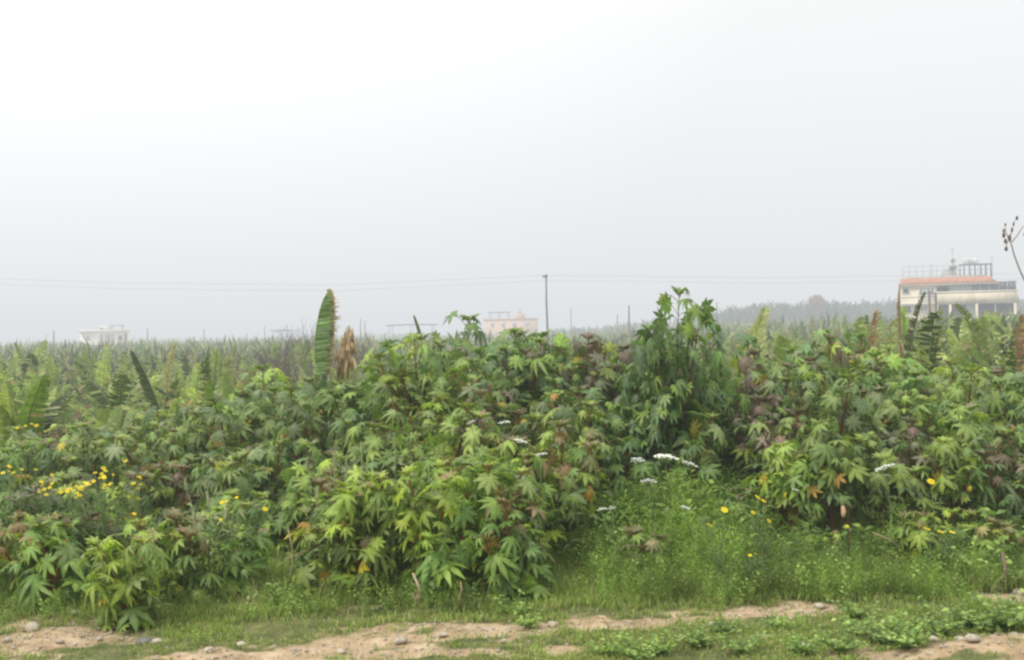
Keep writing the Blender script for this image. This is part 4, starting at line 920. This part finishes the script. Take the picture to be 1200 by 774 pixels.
# open bays of the floor below, their inner shade painted as dark panes
for a, b_ in ((1100, 1113), (1115, 1134), (1146, 1166), (1168, 1189)):
    x0, x1 = bx_(a), bx_(b_); f = MB(); yy = 1.3 if b_ < 1167 else 1.5; f.box((x0-.1, yy-.1, z2-2.6), (x0, yy-.003, z2-.06)); f.box((x1, yy-.1, z2-2.6), (x1+.1, yy-.003, z2-.06)); o_ = f.build('window', M['white'], root); p_ = MB(); p_.box((x0+.002, yy-.06, z2-2.6), (x1-.002, yy-.003, z2-.08)); p_.build('pane', M['glass'], o_)
for a in (1098.6, 1114, 1145, 1189): mb = MB(); mb.box((bx_(a)-.15, -.05, gb), (bx_(a)+.15, .24, z2-.003)); mb.build('column', M['cream'], root)
mb = MB(); mb.box((bx_(1135.7), 1.0, gb), (bx_(1145), 1.29, z2-.06)); mb.build('wall', M['offw'], root)
# roof clutter
zt = h1+.28
mb = MB(); xr0, xr1 = bx_(1058), bx_(1164)
for i in range(14):
    x_ = xr0+(xr1-xr0)*i/13; mb.tube([(x_, 1.1, h1), (x_, 1.1, zt+1.35)], .025, 4)
for zz in (zt+1.35, zt+.7): mb.tube([(xr0, 1.1, zz), (xr1, 1.1, zz)], .02, 4)
mb.build('railing', M['metal'], root)
mb = MB(); za = h1+.28; x0, x1, x2, x3 = bx_(1101), bx_(1109), bx_(1121), bx_(1123); y0_, y1_ = 3, 6
V = [(x0, y0_, za), (x3, y0_, za), (x2, y0_, za+1.1), (x1, y0_, za+1.0), (x0, y1_, za), (x3, y1_, za), (x2, y1_, za+1.1), (x1, y1_, za+1.0)]
mb.add(V, [np.array([[0, 1, 2, 3], [7, 6, 5, 4], [0, 3, 7, 4], [3, 2, 6, 7], [1, 5, 6, 2]])]); mb.box((bx_(1114), 2.8, za+1.103), (bx_(1123), 6.2, za+1.45)); mb.build('stair_hut', M['offw'], root)
stn = MB(); hz_ = zt+1.0+.45
for a in (1127, 1132, 1138.5, 1145, 1152, 1158, 1164):
    for yy in (2.5, 5): stn.tube([(bx_(a), yy, h1), (bx_(a), yy, hz_)], .05, 4)
stn.box((bx_(1126), 2.4, hz_), (bx_(1165), 5.1, hz_+.07)); ts = stn.build('tank_stand', M['metal'], root)
for i, a in enumerate((1135, 1139, 1145)):
    mb = MB(); xt = bx_(a); mb.tube([(xt, 3.1+.7*i, hz_+.08), (xt, 3.1+.7*i, hz_+.15), (xt, 3.1+.7*i, hz_+.68), (xt, 3.1+.7*i, hz_+.85), (xt, 3.1+.7*i, hz_+.92)], [.38, .45, .45, .3, .12], 12); mb.build('water_tank', M['tank'], ts, True)
for a, hp in ((1093, 1.9), (1118, 4.0), (1164, 2.6)): mb = MB(); mb.tube([(bx_(a), 2, h1), (bx_(a), 2, h1+hp)], .03, 4); mb.box((bx_(a)-.25, 1.98, h1+hp*.93), (bx_(a)+.25, 2.02, h1+hp*.93+.03)); mb.build('antenna', M['metal'], root)
mb = MB(); mb.add([(bx_(1119)+.35*math.cos(q*.6), 1.9+.1*math.sin(q), za+1.9+.35*math.sin(q*.6)) for q in range(10)]+[(bx_(1119), 2.15, za+1.9)], [np.array([[q, (q+1) % 10, 10] for q in range(10)])]); mb.tube([(bx_(1119), 2.15, za+1.9), (bx_(1119), 2.2, za+1.3)], .03, 4); mb.build('satellite_dish', M['offw'], root)
tag(root, 'cream two-storey building with orange tiled roof edge, long balcony, roof railing and water tanks', 'building')
for a, t_ in ((1089, 341), (1096.5, 343)):
    q = at(a, t_, 95); g0 = G(q.x, 95); mb = MB(); mb.tube([(0, 0, -.3), (0, 0, q.z-g0)], [.12, .09], 6); o = mb.build('wooden_post', M['wood']); o.location = (q.x, 95, g0)
    tag(o, ('left' if a < 1092 else 'right')+' one of two brown posts standing before the cream building', 'post', 'posts before the cream building')

# white house at far left
D2 = 215.0; K2 = D2/F; cx2 = 122; hz2 = 401.0; c0 = at(cx2, hz2, D2); root = empty('white_house', (c0.x, D2, 0), R(17))
X2 = lambda p_: (p_-cx2)*K2; Z2 = lambda p_: H+(hz2-p_)*K2
mb = MB(); mb.box((X2(95.5), 0, -1), (X2(149), 8, Z2(389))); mb.build('wall', M['white'], root)
mb = MB(); mb.box((X2(94.5), -.5, Z2(389)+.003), (X2(149.8), 8.4, Z2(387))); mb.build('roof', M['white'], root)
mb = MB(); mb.box((X2(117), 2, Z2(387)+.003), (X2(128), 5.5, Z2(382.6))); o_ = mb.build('roof_hut', M['white'], root); mb = MB(); mb.box((X2(117.3), 1.95, Z2(387)+.1), (X2(120), 1.997, Z2(384))); mb.build('doorway', M['glass'], o_)
mb = MB(); mb.box((X2(129), 2, Z2(382)), (X2(143), 5, Z2(381.3)))
for a in (130, 142): mb.tube([(X2(a), 2.2, Z2(387)), (X2(a), 2.2, Z2(382))], .05, 4); mb.tube([(X2(a), 4.8, Z2(387)), (X2(a), 4.8, Z2(382))], .05, 4)
mb.build('roof_canopy', M['metal'], root)
mb = MB(); mb.tube([(X2(128), 3, Z2(387)), (X2(128), 3, Z2(377))], .03, 4); mb.build('antenna', M['metal'], root)
for a, b_, t_, u_, mt in ((118, 121, 392, 403, 'offw'), (123, 133, 392, 404, 'offw'), (138, 142, 394, 399, 'glass'), (144.5, 147.5, 392, 403, 'glass'), (103, 106, 394, 399, 'glass2')):
    mb = MB(); x0, x1, za, zb = X2(a), X2(b_), Z2(u_), Z2(t_)
    for q, w_ in (((x0-.1, -.07, za), (x0, -.003, zb)), ((x1, -.07, za), (x1+.1, -.003, zb)), ((x0-.1, -.07, zb+.002), (x1+.1, -.003, zb+.1))): mb.box(q, w_)
    o_ = mb.build('window', M['white'], root); mb = MB(); mb.box((x0+.002, -.05, za), (x1-.002, -.004, zb)); mb.build('pane', M[mt], o_)
tag(root, 'small flat-roofed white house with a hut on its roof, far off at left', 'house')

# pink house, centre
D3 = 250.0; K3 = D3/F; cx3 = 597; hz3 = 392.5; c0 = at(cx3, hz3, D3); root = empty('pink_house', (c0.x, D3, 0), R(-6))
X3 = lambda p_: (p_-cx3)*K3; Z3 = lambda p_: H+(hz3-p_)*K3
mb = MB(); mb.box((X3(567), 0, 0), (X3(627), 9, Z3(374.5))); mb.build('wall', M['pink'], root)
mb = MB(); mb.box((X3(567)-.2, -.2, Z3(374.5)+.003), (X3(627)+.2, 9.2, Z3(373.3))); mb.build('roof', M['pink'], root)
mb = MB(); mb.box((X3(603), 2, Z3(373.3)+.003), (X3(613), 6, Z3(368))); o_ = mb.build('roof_hut', M['pink'], root); mb = MB(); mb.tube([(X3(608), 4, Z3(368)), (X3(608), 4, Z3(362))], [.35, .3], 6); mb.build('chimney', M['offw'], o_)
mb = MB(); mb.box((X3(571), 2, Z3(366.2)), (X3(595), 6, Z3(365.2)))
for a in (572, 583, 594): mb.tube([(X3(a), 2.2, Z3(373.3)), (X3(a), 2.2, Z3(366.2))], .07, 4); mb.tube([(X3(a), 5.8, Z3(373.3)), (X3(a), 5.8, Z3(366.2))], .07, 4)
mb.build('roof_canopy', M['metal'], root)
for a in (575, 588, 601, 616):
    mb = MB(); x0, x1, za, zb = X3(a), X3(a+4), Z3(383), Z3(378.5); mb.box((x0-.12, -.07, zb+.002), (x1+.12, -.003, zb+.12)); mb.box((x0-.12, -.07, za-.12), (x1+.12, -.003, za-.002)); o_ = mb.build('window', M['white'], root); mb = MB(); mb.box((x0, -.05, za), (x1, -.004, zb)); mb.build('pane', M['glass2'], o_)
tag(root, 'low pink house with a flat roof and canopy behind the plants at centre', 'house')

# ------------------------------------------------------------------ poles, wires, frames
def pole(px, top, Yd, label, r0=.11, arm=True, name='utility_pole'):
    q = at(px, top, Yd); g0 = G(q.x, Yd); root = empty(name, (q.x, Yd, g0)); hh = q.z-g0; r0 *= .75
    mb = MB(); mb.tube([(0, 0, -.3), (.03, 0, hh*.4), (-.02, 0, hh*.7), (0, 0, hh)], [r0*1.2, r0*1.05, r0*.95, r0*.8], 7); mb.build('pole', M['wood'], root)
    if arm:
        mb = MB(); mb.box((-.35, -.06, hh-.35), (.12, -.2, hh-.2)); mb.build('crossarm', M['wood'], root)
        for dx in (-.3, 0, .08): mb = MB(); mb.tube([(dx, -.13, hh-.2), (dx, -.13, hh-.02)], [.05, .03], 6); mb.build('insulator', M['tank'], root)
    tag(root, label, 'pole'); return root, hh
pole(640, 321, 105, 'tall brown wooden utility pole standing alone right of the pink house')
pole(737, 358, 150, 'short dark pole right of the wooden utility pole', .16, False)
pole(723.5, 368, 170, 'thin low pole close left of the short dark one', .1, False)
pole(669, 362, 170, 'very thin pole just right of the wooden utility pole', .08, False)
pole(840, 354, 150, 'thin pole right of the highest castor shoot before the tree line', .1, False)
pole(63, 388, 160, 'dark pole standing left of the white house', .13, False)
pole(173, 385.5, 180, 'dark pole standing right of the white house', .12, False)
pole(239, 386, 190, 'thin pole half way between the white house and the bare shrub', .11, False)
pole(310, 382, 190, 'thin pole left of the bare shrub', .09, False)
pole(422.5, 374, 150, 'left one of two close thin poles right of the tall banana leaf', .08, False)
pole(427.5, 376, 150, 'right one of two close thin poles right of the tall banana leaf', .08, False)
pole(54, 392, 200, 'faint short pole at far left', .09, False)
pole(-90, 322, 100, 'utility pole outside the left edge carrying the wires')
pole(1330, 318, 110, 'utility pole outside the right edge carrying the wires')
for i, (pl, lb) in enumerate([([(-90, 324, 100), (150, 332, 101), (400, 334, 103), (640, 323, 105), (900, 326, 107), (1150, 322, 109), (1330, 318, 110)], 'highest power line crossing the sky, sagging between the poles'),
                              ([(-90, 330, 100.2), (150, 339, 101), (400, 341, 103), (640, 329, 104.8), (900, 332, 107), (1150, 328, 109), (1330, 324, 109.8)], 'lower power line crossing the sky below the first')]):
    mb = MB(); P = []
    for j in range(len(pl)-1):
        a, b_ = at(*pl[j]), at(*pl[j+1])
        for k in range(6): P.append(a.lerp(b_, k/6))
    P.append(at(*pl[-1])); mb.tube(P, .006, 4); o = mb.build('power_line', M['wire']); tag(o, lb, 'power line')
def frame(px0, px1, top, Yd, label, posts=3):
    a, b_ = at(px0, top, Yd), at(px1, top, Yd); z = (a.z+b_.z)/2; g0 = G(a.x, Yd); root = empty('metal_frame', (a.x, Yd, g0)); w_ = b_.x-a.x; h_ = z-g0
    for i in range(posts):
        for yy in (0, 4): mb = MB(); x_ = w_*i/(posts-1); mb.tube([(x_, yy, -.2), (x_, yy, h_)], .045, 5); mb.build('post', M['metal'], root)
    mb = MB()
    for yy in (0, 4): mb.tube([(-.6, yy, h_+.07), (w_*.5, yy, h_+.2), (w_+.6, yy, h_+.1)], .045, 5)
    for i in range(5): mb.tube([(w_*i/4, 0, h_+.12), (w_*i/4, 4, h_+.12)], .05, 4)
    mb.build('beam', M['metal'], root); tag(root, label, 'metal frame')
frame(456, 506, 382, 150, 'open metal frame of beams on posts left of the pink house')
frame(320, 338, 388.5, 170, 'small open metal frame left of the bare shrub', 2)

# ------------------------------------------------------------------ bare shrub, far trees
q = at(356, 366, 42); g0 = G(q.x, 42); root = empty('bare_shrub', (q.x, 42, g0)); mb = MB(); r = np.random.default_rng(9); hh = q.z-g0
def twig(p0, d, l, rad, dep):
    p1 = p0+d*l; mb.tube([p0, (p0+p1)/2+r.normal(size=3)*.03*l, p1], [rad, rad*.8, rad*.6], 4, (.17, .14, .13), cap=False)
    if dep:
        for k in range(3 if dep > 1 else 4): twig(p0+d*l*(.5+.5*r.random()), norm(d+r.normal(size=3)*.5+np.array([0, 0, .12])), l*.68, max(rad*.6, .005), dep-1)
for k in range(11): twig(np.array([r.normal()*.15, r.normal()*.15, 0]), norm([r.normal()*.42, r.normal()*.4, 1]), hh*.42, .03, 4)
mb.build('branches', M['stem'], root); tag(root, 'round grey leafless shrub just left of the tall upright banana leaf', 'shrub')

def far_trees(name, segs, Yd, label, n, seed, col, leafs=26, depth=12, size=1.1):
    """a mass of palm-like crowns; segs: contour (px, top py)"""
    r = np.random.default_rng(seed); mb = MB(); px = segs[0][0]+(segs[-1][0]-segs[0][0])*r.random(n); y = Yd+depth*r.random(n)
    tp = np.interp(px, [s_[0] for s_ in segs], [s_[1] for s_ in segs])+r.random(n)**1.5*9
    for i in range(n):
        q = at(px[i], tp[i], y[i]); zt_ = q.z; c = np.array(col)*(.7+.6*r.random()); m_ = leafs
        az = r.random(m_)*6.28; e = R(75)*r.random(m_)-R(15); Ln = size*(.7+.9*r.random(m_)); b = np.stack([q.x+r.normal(size=m_)*.5, y[i]+r.normal(size=m_)*.5, zt_-size*.9-(zt_+.5)*r.random(m_)**1.2], -1)
        d = np.stack([np.cos(az)*np.cos(e), np.sin(az)*np.cos(e), np.sin(e)], -1)*Ln[:, None]; s_ = norm(np.cross(d, [0, 0, 1.]))*.16*size
        V = np.stack([b-s_, b+s_, b+d+s_*.5, b+d-s_*.5], 1); off = np.arange(m_)[:, None]*4; mb.add(V.reshape(-1, 3), [np.array([[0, 1, 2, 3]])+off], np.repeat(c[None]*(.6+.8*r.random((m_, 1))), 4, 0))
    o = mb.build(name, M['far']); tag(o, label, 'trees', kind='stuff'); return o
far_trees('tree_line', [(815, 372), (835, 361), (870, 356), (900, 352), (950, 352), (1000, 351), (1056, 349), (1120, 352), (1200, 350), (1290, 350)], 235, 'hazy dark tree line behind the field at right', 760, 1, (.055, .085, .04), 44, 40, 1.5)
far_trees('tree_line', [(640, 383), (700, 381), (735, 376), (760, 375), (800, 372), (835, 368)], 260, 'lower hazy trees between the wooden pole and the highest castor shoot', 220, 2, (.07, .11, .05), 34, 20, 1.3)
far_trees('tree_line', [(-60, 402), (100, 401), (200, 398), (300, 396), (420, 389), (560, 388), (640, 387)], 420, 'faint grey line of trees on the horizon at left', 420, 3, (.08, .11, .06), 30, 60, 1.8)
# round-headed dry tree above the tree line
def lone(px, top, Yd, rad, label, col, name='tree', seed=5):
    r = np.random.default_rng(seed); q = at(px, top, Yd); g0 = G(q.x, Yd); hh = q.z-g0; root = empty(name, (q.x, Yd, g0)); mb = MB(); mb.tube([(0, 0, -.5), (.1, 0, hh*.5), (0, 0, hh-rad)], [.35, .28, .2], 7, (.12, .10, .09))
    for k in range(7): a = k*.9; mb.tube([(0, 0, hh-2.2*rad), (math.cos(a)*rad*.5, math.sin(a)*rad*.5, hh-rad*.9)], [.12, .05], 5, (.12, .10, .09))
    mb.build('trunk', M['stem'], root); cr = MB(); m_ = 700; dd = norm(r.normal(size=(m_, 3)))*(r.random((m_, 1))**.4)*rad*np.array([1, 1, .85]); b = dd+np.array([0, 0, hh-rad]); d = norm(r.normal(size=(m_, 3)))*.35; s_ = norm(np.cross(d, r.normal(size=(m_, 3))))*.13
    off = np.arange(m_)[:, None]*4; cr.add(np.stack([b-s_, b+s_, b+d+s_*.5, b+d-s_*.5], 1).reshape(-1, 3), [np.array([[0, 1, 2, 3]])+off], np.repeat(np.array(col)[None]*(.6+.8*r.random((m_, 1))), 4, 0)); cr.build('crown', M['far'], root)
    tag(root, label, 'tree'); return root
lone(957, 344.5, 228, 1.7, 'round-headed brownish tree rising over the hazy tree line at right', (.20, .13, .11))

# unused prototypes
for pr in list(protos.values())+bprot+lp:
    if not pr[1]:
        for c in kids(pr[0]): bpy.data.objects.remove(c)
        bpy.data.objects.remove(pr[0])

# ------------------------------------------------------------------ render settings
SC.view_settings.view_transform = 'Standard'; SC.view_settings.look = 'None'; SC.view_settings.exposure = 0
SC.cycles.filter_width = 2.5
SC.cycles.max_bounces = 6; SC.cycles.diffuse_bounces = 3; SC.cycles.transmission_bounces = 4
